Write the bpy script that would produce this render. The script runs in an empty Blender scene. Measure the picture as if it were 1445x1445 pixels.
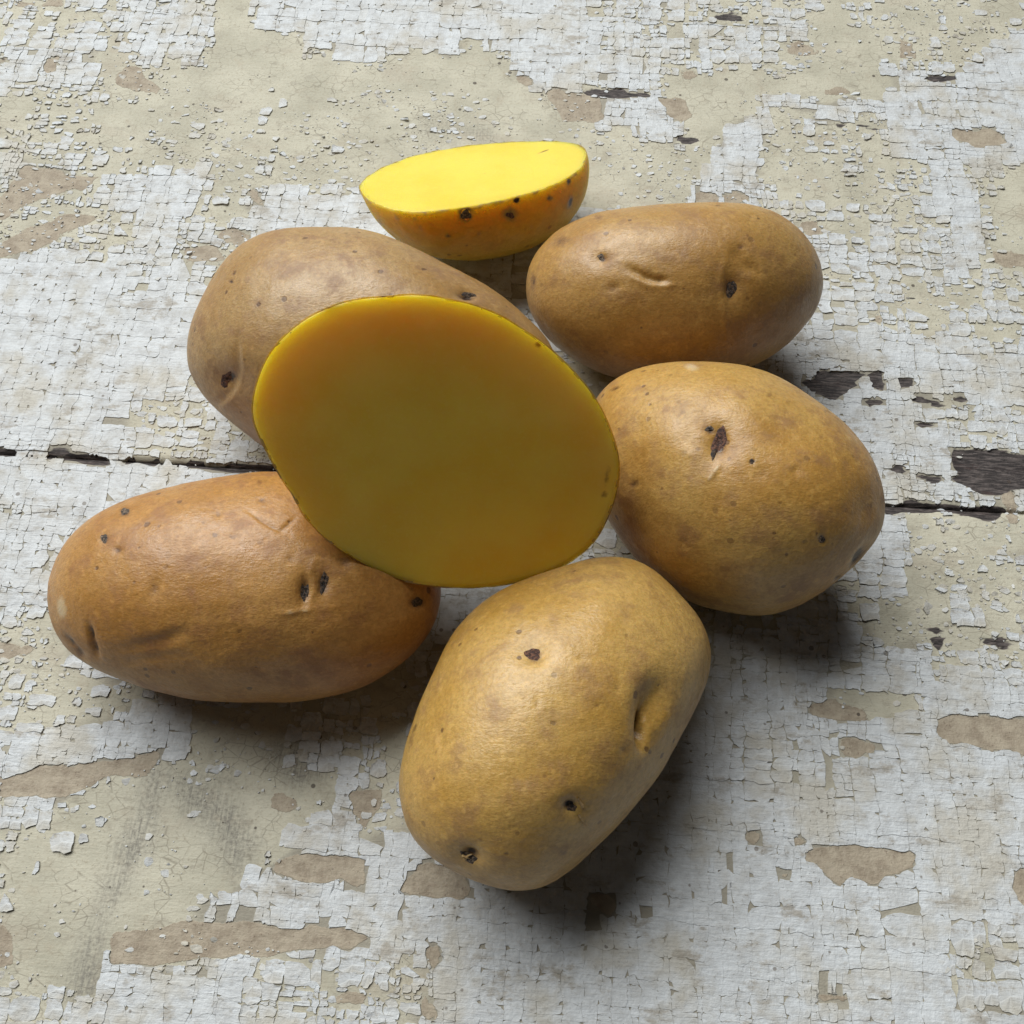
import bpy, math, random
import numpy as np
from mathutils import Vector
from mathutils.bvhtree import BVHTree

random.seed(7)
rng = np.random.default_rng(7)
S = bpy.context.scene
COL = S.collection

# ------------------------------------------------------------------ camera
PITCH = math.radians(64.0)
DIST = 0.34
CAM = np.array([0.0, -DIST * math.cos(PITCH), DIST * math.sin(PITCH)])
FPX = 1445.0
cd = bpy.data.cameras.new("camera")
cd.sensor_width = 36.0
cd.lens = 36.0
cd.clip_start = 0.01
cd.clip_end = 20.0
cam = bpy.data.objects.new("camera", cd)
cam.location = CAM
cam.rotation_euler = (math.pi / 2 - PITCH, 0, 0)
COL.objects.link(cam)
S.camera = cam

# ------------------------------------------------------------------ world + window light
W = bpy.data.worlds.new("World")
S.world = W
W.use_nodes = True
W.node_tree.nodes["Background"].inputs[0].default_value = (0.80, 0.88, 1.0, 1)
W.node_tree.nodes["Background"].inputs[1].default_value = 0.026
LD = bpy.data.lights.new("window_light", 'AREA')
LD.shape = 'RECTANGLE'
LD.size = 3.3
LD.size_y = 2.1
LD.energy = 182.0
LD.color = (0.985, 1.0, 0.995)
lo = bpy.data.objects.new("window_light", LD)
lo.location = (-1.10, 1.74, 2.56)
lo.rotation_euler = (Vector((0, 0, 0.02)) - Vector(lo.location)).to_track_quat('-Z', 'Y').to_euler()
COL.objects.link(lo)
S.view_settings.view_transform = 'Standard'
S.view_settings.look = 'None'
S.view_settings.exposure = 0.0
S.view_settings.gamma = 1.0
S.render.engine = 'CYCLES'
S.cycles.use_denoising = True
S.cycles.max_bounces = 8

# ------------------------------------------------------------------ projection helpers
RIGHT = np.array([1.0, 0, 0])
FWD = np.array([0, math.cos(PITCH), -math.sin(PITCH)])
UP = np.array([0, math.sin(PITCH), math.cos(PITCH)])


def rays(px):
    px = np.atleast_2d(np.asarray(px, float))
    d = (px[:, :1] - 722.5) / FPX * RIGHT - (px[:, 1:2] - 722.5) / FPX * UP + FWD
    return d


def to_px(P):
    q = P - CAM
    z = q @ FWD
    return np.stack([722.5 + FPX * (q @ RIGHT) / z, 722.5 - FPX * (q @ UP) / z], 1)


def on_plane(px, point, n):
    d = rays(px)
    t = ((point - CAM) @ n) / (d @ n)
    return CAM + d * t[:, None]


def on_table(px, z=0.0):
    return on_plane(px, np.array([0, 0, z]), np.array([0, 0, 1.0]))


def zpts(pts, org, f):
    return [(org[0] + x / f, org[1] + y / f) for x, y in pts]


# ------------------------------------------------------------------ noise
def _hash(ix, iy, iz, seed):
    h = (ix.astype(np.int64) * 374761393 + iy.astype(np.int64) * 668265263 +
         iz.astype(np.int64) * 2147483647 + seed * 1274126177) & 0xFFFFFFFF
    h = ((h ^ (h >> 13)) * 1274126177) & 0xFFFFFFFF
    return ((h ^ (h >> 16)) & 0xFFFFFF) / float(0xFFFFFF)


def vnoise(P, freq, seed=0):
    """smooth value noise in -1..1; P is (n,2) or (n,3), freq scalar or per axis"""
    Q = np.asarray(P, float) * freq
    if Q.shape[1] == 2:
        Q = np.concatenate([Q, np.zeros((len(Q), 1))], 1)
    I = np.floor(Q)
    F = Q - I
    F = F * F * F * (F * (F * 6 - 15) + 10)
    I = I.astype(np.int64)
    r = 0
    for dx in (0, 1):
        wx = F[:, 0] if dx else 1 - F[:, 0]
        for dy in (0, 1):
            wy = F[:, 1] if dy else 1 - F[:, 1]
            for dz in (0, 1):
                wz = F[:, 2] if dz else 1 - F[:, 2]
                r = r + wx * wy * wz * _hash(I[:, 0] + dx, I[:, 1] + dy, I[:, 2] + dz, seed)
    return r * 2 - 1


def fbm(P, freq, seed=0, octv=4, gain=0.5):
    a, r, f = 1.0, 0, np.asarray(freq, float)
    for k in range(octv):
        r = r + a * vnoise(P, f, seed + 17 * k)
        a *= gain
        f = f * 2.03
    return r


# ------------------------------------------------------------------ mesh helpers
def make_mesh(name, V, quads=None, tris=None, smooth=True, attrs=None, mats=None, matidx=None):
    V = np.asarray(V, np.float32)
    loops, starts, n = [], [], 0
    if quads is not None and len(quads):
        q = np.asarray(quads, np.int32)
        loops.append(q.ravel())
        starts.append(np.arange(len(q)) * 4)
        n += len(q) * 4
    if tris is not None and len(tris):
        t = np.asarray(tris, np.int32)
        loops.append(t.ravel())
        starts.append(n + np.arange(len(t)) * 3)
    loops = np.concatenate(loops).astype(np.int32)
    starts = np.concatenate(starts).astype(np.int32)
    me = bpy.data.meshes.new(name)
    me.vertices.add(len(V))
    me.vertices.foreach_set("co", V.ravel())
    me.loops.add(len(loops))
    me.loops.foreach_set("vertex_index", loops)
    me.polygons.add(len(starts))
    me.polygons.foreach_set("loop_start", starts)
    me.polygons.foreach_set("use_smooth", np.full(len(starts), smooth, bool))
    for m in (mats or []):
        me.materials.append(m)
    if matidx is not None:
        me.polygons.foreach_set("material_index", np.asarray(matidx, np.int32))
    me.update(calc_edges=True)
    me.validate()
    for k, a in (attrs or {}).items():
        at = me.attributes.new(k, 'FLOAT', 'POINT')
        at.data.foreach_set("value", np.asarray(a, np.float32))
    return me


def link(name, me, loc=(0, 0, 0), parent=None, **props):
    o = bpy.data.objects.new(name, me)
    o.location = loc
    COL.objects.link(o)
    if parent:
        o.parent = parent
    for k, v in props.items():
        o[k] = v
    return o


def vnormals(V, quads):
    a, b, c, d = (V[quads[:, k]] for k in range(4))
    fn = np.cross(c - a, d - b)
    N = np.zeros_like(V)
    for k in range(4):
        for ax in range(3):
            N[:, ax] += np.bincount(quads[:, k], fn[:, ax], len(V))
    return N / (np.linalg.norm(N, axis=1, keepdims=True) + 1e-12)


def cube_sphere(n):
    allv, allq, off = [], [], 0
    g = np.arange(n + 1)
    A, B = np.meshgrid(2 * g - n, 2 * g - n, indexing='ij')
    A, B = A.ravel(), B.ravel()
    C = np.full_like(A, n)
    idx = np.arange((n + 1) ** 2).reshape(n + 1, n + 1)
    q = np.stack([idx[:-1, :-1], idx[1:, :-1], idx[1:, 1:], idx[:-1, 1:]], -1).reshape(-1, 4)
    for perm, flip in (((A, B, C), 0), ((B, A, -C), 0), ((C, A, B), 0), ((-C, B, A), 0), ((B, C, A), 0), ((A, -C, B), 0)):
        allv.append(np.stack(perm, 1))
        allq.append(q + off)
        off += len(A)
    v = np.concatenate(allv)
    q = np.concatenate(allq)
    u, inv = np.unique(v, axis=0, return_inverse=True)
    inv = inv.ravel()
    q = inv[q]
    d = np.tan(u / n * (math.pi / 4))
    d = d / np.linalg.norm(d, axis=1, keepdims=True)
    return d, q


# ------------------------------------------------------------------ node helpers
class NT:
    def __init__(s, name):
        s.m = bpy.data.materials.new(name)
        s.m.use_nodes = True
        s.t = s.m.node_tree
        s.b = s.t.nodes["Principled BSDF"]
        s.out = s.t.nodes["Material Output"]

    def n(s, typ, **kw):
        x = s.t.nodes.new(typ)
        for k, v in kw.items():
            setattr(x, k, v)
        return x

    def set(s, node, key, val):
        if hasattr(val, "is_output"):
            s.t.links.new(val, node.inputs[key])
        else:
            node.inputs[key].default_value = val

    def attr(s, name):
        return s.n("ShaderNodeAttribute", attribute_name=name).outputs["Fac"]

    def coord(s, scale=(1, 1, 1), rot=(0, 0, 0), loc=(0, 0, 0), kind="Object"):
        tc = s.n("ShaderNodeTexCoord")
        mp = s.n("ShaderNodeMapping")
        mp.inputs["Scale"].default_value = scale
        mp.inputs["Rotation"].default_value = rot
        mp.inputs["Location"].default_value = loc
        s.t.links.new(tc.outputs[kind], mp.inputs["Vector"])
        return mp.outputs["Vector"]

    def noise(s, vec, scale, detail=4, rough=0.55, dist=0.0):
        x = s.n("ShaderNodeTexNoise")
        s.set(x, "Vector", vec)
        s.set(x, "Scale", scale)
        s.set(x, "Detail", detail)
        s.set(x, "Roughness", rough)
        s.set(x, "Distortion", dist)
        return x.outputs["Fac"]

    def voro(s, vec, scale, feature='F1', rnd=1.0):
        x = s.n("ShaderNodeTexVoronoi", feature=feature)
        s.set(x, "Vector", vec)
        s.set(x, "Scale", scale)
        s.set(x, "Randomness", rnd)
        return x

    def math(s, op, a, b=0.0, c=0.0, clamp=False):
        x = s.n("ShaderNodeMath", operation=op, use_clamp=clamp)
        s.set(x, 0, a)
        s.set(x, 1, b)
        s.set(x, 2, c)
        return x.outputs[0]

    def ramp(s, v, lo, hi, a=0.0, b=1.0, smooth=True):
        x = s.n("ShaderNodeMapRange", interpolation_type='SMOOTHSTEP' if smooth else 'LINEAR')
        s.set(x, "Value", v)
        s.set(x, "From Min", lo)
        s.set(x, "From Max", hi)
        s.set(x, "To Min", a)
        s.set(x, "To Max", b)
        return x.outputs["Result"]

    def mix(s, f, a, b, mode='MIX'):
        x = s.n("ShaderNodeMix", data_type='RGBA', blend_type=mode)
        s.set(x, 0, f)
        for k, v in ((6, a), (7, b)):
            if not hasattr(v, "is_output"):
                v = tuple(v) + (1,) if len(v) == 3 else v
            s.set(x, k, v)
        return x.outputs[2]

    def bump(s, h, strength, dist, normal=None):
        x = s.n("ShaderNodeBump")
        s.set(x, "Height", h)
        s.set(x, "Strength", strength)
        s.set(x, "Distance", dist)
        if normal is not None:
            s.set(x, "Normal", normal)
        return x.outputs["Normal"]


# ------------------------------------------------------------------ materials
def skin_material(name, base, warm, purple, seed, thin=False):
    m = NT(name)
    c = m.coord(loc=(seed * 1.37, seed * 0.71, seed * 2.1))
    mark, pale = m.attr("mark"), m.attr("pale")
    big = m.noise(c, 28, 4, 0.55)
    mid = m.noise(c, 110, 5, 0.65)
    fine = m.noise(c, 900, 4, 0.7)
    col = m.mix(m.ramp(big, 0.38, 0.62), base, warm)
    col = m.mix(m.ramp(mid, 0.48, 0.70, 0, 0.75), col, purple)
    col = m.mix(m.ramp(m.noise(c, 60, 3, 0.5), 0.55, 0.75, 0, 0.35), col, tuple(min(1, x * 1.25) for x in base))
    # netted, slightly scurfy skin
    col = m.mix(m.ramp(fine, 0.42, 0.62, 0.0, 0.38), col, tuple(x * 0.62 for x in warm))
    col = m.mix(m.ramp(m.noise(c, 420, 3, 0.6), 0.54, 0.70, 0.0, 0.30), col, tuple(min(1, x * 1.4) for x in base))
    # lenticels
    v = m.voro(c, 250)
    rnd = m.n("ShaderNodeSeparateColor")
    m.t.links.new(v.outputs["Color"], rnd.inputs[0])
    rad = m.ramp(rnd.outputs[0], 0.3, 1.0, 0.01, 0.26, smooth=False)
    d = m.math('ADD', v.outputs["Distance"], m.math('MULTIPLY', m.math('SUBTRACT', m.noise(c, 480, 3, 0.6), 0.5), 0.32))
    spot = m.math('MULTIPLY', m.ramp(m.math('SUBTRACT', rad, d), -0.03, 0.06), m.ramp(rnd.outputs[1], 0.2, 1.0, 0.12, 0.75))
    col = m.mix(spot, col, (0.10, 0.048, 0.022))
    # pale scars
    pm = m.ramp(m.math('ADD', pale, m.math('MULTIPLY', m.math('SUBTRACT', fine, 0.5), 0.5)), 0.3, 0.7)
    col = m.mix(m.math('MULTIPLY', pm, 0.75), col, (0.62, 0.47, 0.27))
    # dark marks round the eyes, plus shade painted into hollows
    mn = m.math('ADD', mark, m.math('MULTIPLY', m.math('SUBTRACT', m.noise(c, 700, 4, 0.7), 0.5), 0.75))
    col = m.mix(m.ramp(mn, 0.18, 0.55, 0, 0.55), col, (0.16, 0.075, 0.030))
    col = m.mix(m.ramp(mn, 0.5, 0.85, 0, 0.95), col, (0.030, 0.016, 0.010))
    m.set(m.b, "Base Color", col)
    m.set(m.b, "Roughness", m.ramp(mid, 0.3, 0.7, 0.31, 0.52))
    m.set(m.b, "Specular IOR Level", 0.6)
    m.set(m.b, "Subsurface Weight", 0.18)
    m.set(m.b, "Subsurface Radius", (1.0, 0.45, 0.12))
    m.set(m.b, "Subsurface Scale", 0.003)
    st = m.noise(m.coord(scale=(1, 2.6, 1.4), rot=(0.3, 0.2, 0.7)), 700, 3, 0.6)
    h = m.math('ADD', m.math('MULTIPLY', fine, 0.6), m.math('MULTIPLY', st, 0.7))
    h = m.math('ADD', h, m.math('MULTIPLY', m.noise(c, 260, 3, 0.6), 0.9))
    h = m.math('SUBTRACT', h, m.math('MULTIPLY', spot, 0.5))
    m.set(m.b, "Normal", m.bump(h, 0.32, 0.0006))
    if thin:
        tr = m.n("ShaderNodeBsdfTransparent")
        tr.inputs[0].default_value = (1.0, 0.88, 0.40, 1)
        mx = m.n("ShaderNodeMixShader")
        m.set(mx, 0, m.math('MULTIPLY', m.math('ADD', m.math('MULTIPLY', m.attr("rim"), 0.25), thin), m.ramp(mn, 0.2, 0.6, 1.0, 0.0)))
        m.t.links.new(m.b.outputs[0], mx.inputs[1])
        m.t.links.new(tr.outputs[0], mx.inputs[2])
        m.t.links.new(mx.outputs[0], m.out.inputs["Surface"])
    return m.m


def flesh_material(name, sss_scale):
    m = NT(name)
    c = m.coord()
    mark = m.attr("mark")
    n1 = m.noise(c, 55, 4, 0.55)
    n2 = m.noise(c, 900, 3, 0.6)
    col = m.mix(m.ramp(n1, 0.35, 0.68), (0.90, 0.66, 0.095), (0.88, 0.60, 0.065))
    col = m.mix(m.ramp(n2, 0.5, 0.75, 0, 0.25), col, (0.93, 0.74, 0.16))
    mn = m.math('ADD', mark, m.math('MULTIPLY', m.math('SUBTRACT', m.noise(c, 800, 3, 0.6), 0.5), 0.5))
    col = m.mix(m.ramp(mn, 0.2, 0.8, 0, 0.92), col, (0.13, 0.05, 0.012))
    m.set(m.b, "Base Color", col)
    m.set(m.b, "Roughness", 0.42)
    m.set(m.b, "Specular IOR Level", 0.35)
    m.set(m.b, "Subsurface Weight", 1.0)
    m.set(m.b, "Subsurface Radius", (1.0, 0.76, 0.08))
    m.set(m.b, "Subsurface Scale", sss_scale)
    h = m.math('ADD', n2, m.noise(m.coord(scale=(1, 5, 1)), 350, 3, 0.6))
    m.set(m.b, "Normal", m.bump(h, 0.25, 0.0004))
    return m.m


def eye_material(name, dark, mid):
    m = NT(name)
    c = m.coord(kind="Object")
    n = m.noise(c, 1400, 4, 0.7)
    m.set(m.b, "Base Color", m.mix(m.ramp(n, 0.42, 0.66), dark, mid))
    m.set(m.b, "Roughness", 0.6)
    m.set(m.b, "Normal", m.bump(n, 0.8, 0.0006))
    return m.m


# ------------------------------------------------------------------ outlines traced on the photograph (1445 px frame)
OUT = {}
OUT["back_left"] = zpts([(320, 868), (250, 812), (180, 755), (120, 690), (80, 620), (58, 550), (60, 480), (85, 400), (115, 335),
    (160, 250), (205, 190), (260, 140), (330, 103), (390, 87), (480, 79), (600, 75), (680, 80), (760, 100), (830, 130),
    (930, 175), (1000, 213), (1100, 262), (1180, 305), (1250, 360), (1310, 420), (1360, 468), (1400, 520), (1415, 590),
    (1390, 680), (1310, 770), (1180, 850), (1000, 915), (800, 950), (600, 960), (440, 930)], (240, 290), 2.580)
OUT["back_right"] = zpts([(62, 420), (70, 350), (95, 285), (135, 228), (200, 175), (290, 118), (345, 96), (450, 78), (600, 64),
    (750, 56), (900, 48), (1000, 50), (1100, 68), (1180, 105), (1250, 160), (1300, 220), (1340, 300), (1358, 370),
    (1355, 440), (1322, 520), (1272, 590), (1222, 645), (1150, 703), (1060, 757), (950, 795), (800, 820), (650, 830),
    (500, 820), (380, 785), (270, 725), (180, 650), (120, 580), (80, 500)], (720, 270), 3.074)
OUT["right"] = zpts([(70, 225), (130, 178), (200, 137), (280, 110), (380, 95), (480, 91), (600, 95), (700, 112), (800, 140),
    (900, 185), (1000, 245), (1100, 320), (1180, 400), (1250, 490), (1290, 570), (1312, 660), (1322, 735), (1310, 805),
    (1280, 870), (1230, 932), (1175, 990), (1100, 1052), (1000, 1120), (900, 1170), (820, 1192), (720, 1195), (600, 1175),
    (500, 1145), (400, 1090), (290, 1005), (190, 890), (110, 770), (50, 620), (22, 470), (30, 330)], (820, 480), 3.0745)
OUT["front"] = zpts([(520, 180), (620, 140), (720, 105), (800, 80), (880, 68), (960, 70), (1030, 90), (1090, 130), (1140, 180),
    (1200, 245), (1250, 310), (1280, 370), (1293, 440), (1285, 520), (1262, 600), (1220, 690), (1170, 780), (1112, 875),
    (1050, 960), (980, 1045), (900, 1130), (820, 1208), (740, 1280), (680, 1325), (620, 1350), (560, 1360), (490, 1353),
    (420, 1335), (350, 1303), (270, 1260), (190, 1210), (140, 1150), (110, 1080), (96, 1000), (92, 930), (104, 860),
    (130, 770), (160, 670), (200, 560), (240, 460), (290, 370), (350, 300), (430, 230)], (530, 760), 2.7264)
OUT["left"] = zpts([(57, 450), (60, 520), (85, 592), (115, 642), (170, 690), (260, 732), (350, 766), (450, 795), (560, 812),
    (700, 819), (850, 816), (960, 808), (1060, 785), (1150, 745), (1220, 700), (1282, 648), (1330, 580), (1355, 510),
    (1360, 440), (1335, 350), (1275, 265), (1180, 185), (1060, 120), (930, 78), (800, 58), (700, 65), (600, 84), (500, 105),
    (400, 130), (300, 160), (220, 200), (150, 255), (100, 320), (72, 385)], (40, 640), 2.3306)
FACE_MID = zpts([(68, 480), (72, 400), (95, 320), (130, 250), (190, 180), (270, 120), (370, 75), (460, 55), (535, 50),
    (620, 42), (700, 45), (780, 60), (870, 82), (960, 120), (1050, 176), (1120, 225), (1200, 300), (1270, 380), (1320, 460),
    (1360, 560), (1378, 640), (1372, 720), (1364, 760), (1340, 830), (1300, 908), (1240, 970), (1150, 1025), (1050, 1060),
    (950, 1080), (850, 1088), (750, 1085), (650, 1073), (550, 1045), (450, 995), (370, 945), (300, 885), (245, 820),
    (222, 770), (180, 710), (140, 640), (95, 550)], (330, 400), 2.535)
FACE_TOP = zpts([(103, 390), (140, 345), (230, 290), (370, 235), (500, 205), (680, 175), (850, 158), (1000, 150), (1150, 150),
    (1250, 158), (1300, 180), (1322, 215), (1302, 280), (1250, 325), (1180, 365), (1100, 400), (1000, 430), (850, 468),
    (740, 490), (640, 505), (520, 520), (420, 530), (300, 520), (200, 490), (150, 460), (118, 425)], (480, 160), 3.803)


def radial(pts2, K=16, M=720):
    """smooth R(theta) of a closed star-shaped outline about the origin"""
    p = np.asarray(pts2)
    p = np.concatenate([p, p[:1]])
    seg = [p[i] + (p[i + 1] - p[i]) * t for i in range(len(p) - 1) for t in np.linspace(0, 1, 12, endpoint=False)]
    seg = np.asarray(seg)
    th = np.arctan2(seg[:, 1], seg[:, 0])
    r = np.hypot(seg[:, 0], seg[:, 1])
    o = np.argsort(th)
    T = np.linspace(-math.pi, math.pi, M, endpoint=False)
    R = np.interp(T, th[o], r[o], period=2 * math.pi)
    F = np.fft.rfft(R)
    k = np.arange(len(F))
    F *= np.exp(-(k / K) ** 4)
    R = np.fft.irfft(F, M)
    return T, R


def ellipse_of(T, R):
    q = 1 / R ** 2
    a0, a2, b2 = q.mean(), 2 * (q * np.cos(2 * T)).mean(), 2 * (q * np.sin(2 * T)).mean()
    return lambda th: 1 / np.sqrt(a0 + a2 * np.cos(2 * th) + b2 * np.sin(2 * th))


def centroid(poly):
    p = np.asarray(poly)
    x, y = p[:, 0], p[:, 1]
    x1, y1 = np.roll(x, -1), np.roll(y, -1)
    c = x * y1 - x1 * y
    A = c.sum() / 2
    return np.array([((x + x1) * c).sum() / (6 * A), ((y + y1) * c).sum() / (6 * A)])


def px_features(P, N, feats):
    """feats act on the camera-side surface: list of (px,py,rx,ry,angle,disp_mm,mark,pale[,hard])"""
    uv = to_px(P)
    v = CAM - P
    v /= np.linalg.norm(v, axis=1, keepdims=True)
    front = np.clip(((N * v).sum(1) - 0.03) * 8, 0, 1)
    disp = np.zeros(len(P))
    mark = np.zeros(len(P))
    pale = np.zeros(len(P))
    for f in feats:
        x, y, rx, ry, ang, dm, mk, pl = f[:8]
        pw = f[8] if len(f) > 8 else 2.0
        a = math.radians(ang)
        dx, dy = uv[:, 0] - x, uv[:, 1] - y
        e = np.sqrt(((dx * math.cos(a) + dy * math.sin(a)) / rx) ** 2 + ((-dx * math.sin(a) + dy * math.cos(a)) / ry) ** 2)
        g = np.exp(-e ** pw) * front
        disp += dm * 1e-3 * g
        mark = np.maximum(mark, mk * g)
        pale = np.maximum(pale, pl * g)
    return disp, mark, pale


def line_feats(pts, w, dm, mk, pl):
    """a groove / ridge / scratch along a polyline"""
    out = []
    for (x0, y0), (x1, y1) in zip(pts[:-1], pts[1:]):
        L = math.hypot(x1 - x0, y1 - y0)
        out.append(((x0 + x1) / 2, (y0 + y1) / 2, max(L * 0.62, w), w, math.degrees(math.atan2(y1 - y0, x1 - x0)), dm, mk, pl, 2.0))
    return out


CS_D, CS_Q = cube_sphere(114)
BODIES = []


def eye_piece(body_bvh, px, rx, ry, ang, mat, parent, loc, lift=0.05, seed=0, rough=0.45):
    """dry crust sitting in an eye: an irregular little plate moulded on the surface it sits on"""
    r_ = np.random.default_rng(seed + 100)
    rings, seg = 4, 14
    a = math.radians(ang)
    tw = np.arange(seg) * 2 * math.pi / seg
    wob = 1 + 0.20 * np.sin(2 * tw + r_.uniform(0, 6.3)) + 0.16 * np.sin(3 * tw + r_.uniform(0, 6.3)) + 0.10 * np.sin(5 * tw + r_.uniform(0, 6.3)) + 0.08 * r_.uniform(-1, 1, seg)
    V, ok = [], True
    for k in range(rings + 1):
        rho = k / rings
        for j in range(seg if k else 1):
            t = 2 * math.pi * j / seg
            w = 1 + (wob[j] - 1) * rho
            x, y = 1.25 * rx * rho * w * math.cos(t), 1.25 * ry * rho * w * math.sin(t)
            q = (px[0] + x * math.cos(a) - y * math.sin(a), px[1] + x * math.sin(a) + y * math.cos(a))
            d = rays([q])[0]
            d = d / np.linalg.norm(d)
            h = body_bvh.ray_cast(Vector(CAM), Vector(d))
            if h[0] is None:
                return None
            up = lift * (1 - rho ** 3) + rough * r_.uniform(0, 1) * (1 - rho ** 2) - 0.12 * (rho > 0.99)
            V.append(np.array(h[0]) + np.array(h[1]) * up * 1e-3)
    V = np.asarray(V) - np.asarray(loc)
    tris = [(0, 1 + j, 1 + (j + 1) % seg) for j in range(seg)]
    quads = []
    for k in range(1, rings):
        o0, o1 = 1 + (k - 1) * seg, 1 + k * seg
        for j in range(seg):
            quads.append((o0 + j, o1 + j, o1 + (j + 1) % seg, o0 + (j + 1) % seg))
    return link("eye", make_mesh("eye", V, quads, tris, True, mats=[mat]), (0, 0, 0), parent)


def potato(key, label, mat, axis_deg, dfac, pq, feats, eyes, seed, lump=0.55, blend=0.4):
    out = np.asarray(OUT[key])
    c = centroid(out)
    d0 = rays([c])[0]
    d0 /= np.linalg.norm(d0)
    C0 = on_table([c], 0.028)[0]
    aa = math.radians(axis_deg)
    q = on_plane([c, c + 40 * np.array([math.cos(aa), math.sin(aa)])], C0, np.array([0, 0, 1.0]))
    ax = q[1] - q[0]
    ax /= np.linalg.norm(ax)
    m = np.cross(ax, np.cross(ax, d0))
    m = m / np.linalg.norm(m)
    if m @ d0 > 0:
        m = -m
    m = m * (1 - blend) - d0 * blend
    m /= np.linalg.norm(m)
    P3 = on_plane(out, C0, m)
    e1 = ax - m * (ax @ m)
    e1 /= np.linalg.norm(e1)
    e2 = np.cross(m, e1)
    T, R = radial(np.stack([(P3 - C0) @ e1, (P3 - C0) @ e2], 1))
    E = ellipse_of(T, R)
    th = np.arctan2(CS_D[:, 1], CS_D[:, 0])
    rho = np.hypot(CS_D[:, 0], CS_D[:, 1])
    z = CS_D[:, 2]
    Rth = np.interp(th, T, R, period=2 * math.pi)
    r = E(th) * (1 + (Rth / E(th) - 1) * rho ** 2.5) * rho
    b = E(T).min()
    H = dfac * b * np.sign(z) * np.clip(1 - np.clip(1 - z * z, 0, 1) ** (pq[0] / 2), 0, 1) ** (1 / pq[1])
    B = C0 + (r * np.cos(th))[:, None] * e1 + (r * np.sin(th))[:, None] * e2
    tc = (C0 - CAM) @ FWD
    V = CAM + (B - CAM) * (1 - H / tc)[:, None]
    # rest it on the table
    N = vnormals(V, CS_Q)
    V = V + N * (lump * 1e-3 * fbm(V, 38, seed, 2, 0.45) + 0.10e-3 * fbm(V, 170, seed + 5, 3, 0.55))[:, None]
    N = vnormals(V, CS_Q)
    disp, mark, pale = px_features(V, N, feats)
    V = V + N * disp[:, None]
    zmin = V[:, 2].min()
    s = (CAM[2] - 0.0004) / (CAM[2] - zmin)
    V = CAM + (V - CAM) * s
    V[:, 2] = np.where(V[:, 2] < 0.0012, 0.0008 + (V[:, 2] - 0.0012) * 0.3, V[:, 2])
    loc = np.array([V[:, 0].mean(), V[:, 1].mean(), 0.0])
    me = make_mesh("potato", V - loc, CS_Q, attrs={"mark": mark, "pale": pale}, mats=[mat])
    o = link("potato", me, loc, label=label, category="potato", group="whole potatoes in the pile")
    bvh = BVHTree.FromPolygons([tuple(v) for v in V], [tuple(int(i) for i in q) for q in CS_Q])
    BODIES.append((key, bvh, V))
    print(key, "size cm", np.ptp(V, axis=0) * 100)
    for i, (x, y, rx, ry, an, em) in enumerate(eyes):
        eye_piece(bvh, (x, y), rx, ry, an, em, o, loc, seed=seed * 10 + i)
    return o, bvh, loc


EYE_DARK = eye_material("eye_crust_dark", (0.014, 0.009, 0.007), (0.15, 0.09, 0.05))
EYE_RED = eye_material("eye_crust_red", (0.035, 0.012, 0.007), (0.20, 0.085, 0.045))
EYE_GREY = eye_material("eye_crust_grey", (0.030, 0.022, 0.018), (0.28, 0.20, 0.13))

SK_BL = skin_material("skin_buff", (0.44, 0.28, 0.115), (0.38, 0.215, 0.072), (0.27, 0.145, 0.07), 1)
SK_BR = skin_material("skin_tan", (0.46, 0.27, 0.082), (0.39, 0.207, 0.052), (0.285, 0.145, 0.055), 2)
SK_R = skin_material("skin_gold", (0.52, 0.315, 0.09), (0.44, 0.23, 0.05), (0.285, 0.145, 0.058), 3)
SK_F = skin_material("skin_straw", (0.57, 0.355, 0.105), (0.48, 0.27, 0.058), (0.325, 0.175, 0.068), 4)
SK_L = skin_material("skin_orange", (0.48, 0.25, 0.07), (0.405, 0.19, 0.042), (0.29, 0.125, 0.045), 5)

# ------------------------------------------------------------------ table: fields over the table plane
ROT = math.radians(-3.77)
CR, SR = math.cos(ROT), math.sin(ROT)


def uv_to_xy(U):
    return np.stack([U[:, 0] * CR - U[:, 1] * SR, U[:, 0] * SR + U[:, 1] * CR], 1)


def xy_to_uv(P):
    return np.stack([P[:, 0] * CR + P[:, 1] * SR, -P[:, 0] * SR + P[:, 1] * CR], 1)


def px_to_uv(px):
    return xy_to_uv(on_table(px)[:, :2])


# raster of fields in board coordinates (1 mm)
U0, U1, V0, V1, STEP = -0.32, 0.32, -0.24, 0.36, 0.0012
gu = np.arange(U0, U1 + 1e-9, STEP)
gv = np.arange(V0, V1 + 1e-9, STEP)
GU, GV = np.meshgrid(gu, gv, indexing='ij')
GP = np.stack([GU.ravel(), GV.ravel()], 1)
_xy = uv_to_xy(GP)
GPX = to_px(np.concatenate([_xy, np.zeros((len(_xy), 1))], 1))


def inside(P, poly):
    p = np.asarray(poly)
    r = np.zeros(len(P), bool)
    j = len(p) - 1
    for i in range(len(p)):
        yi, yj = p[i, 1], p[j, 1]
        if yi != yj:
            cond = ((yi > P[:, 1]) != (yj > P[:, 1])) & (P[:, 0] < (p[j, 0] - p[i, 0]) * (P[:, 1] - yi) / (yj - yi) + p[i, 0])
            r ^= cond
        j = i
    return r


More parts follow.
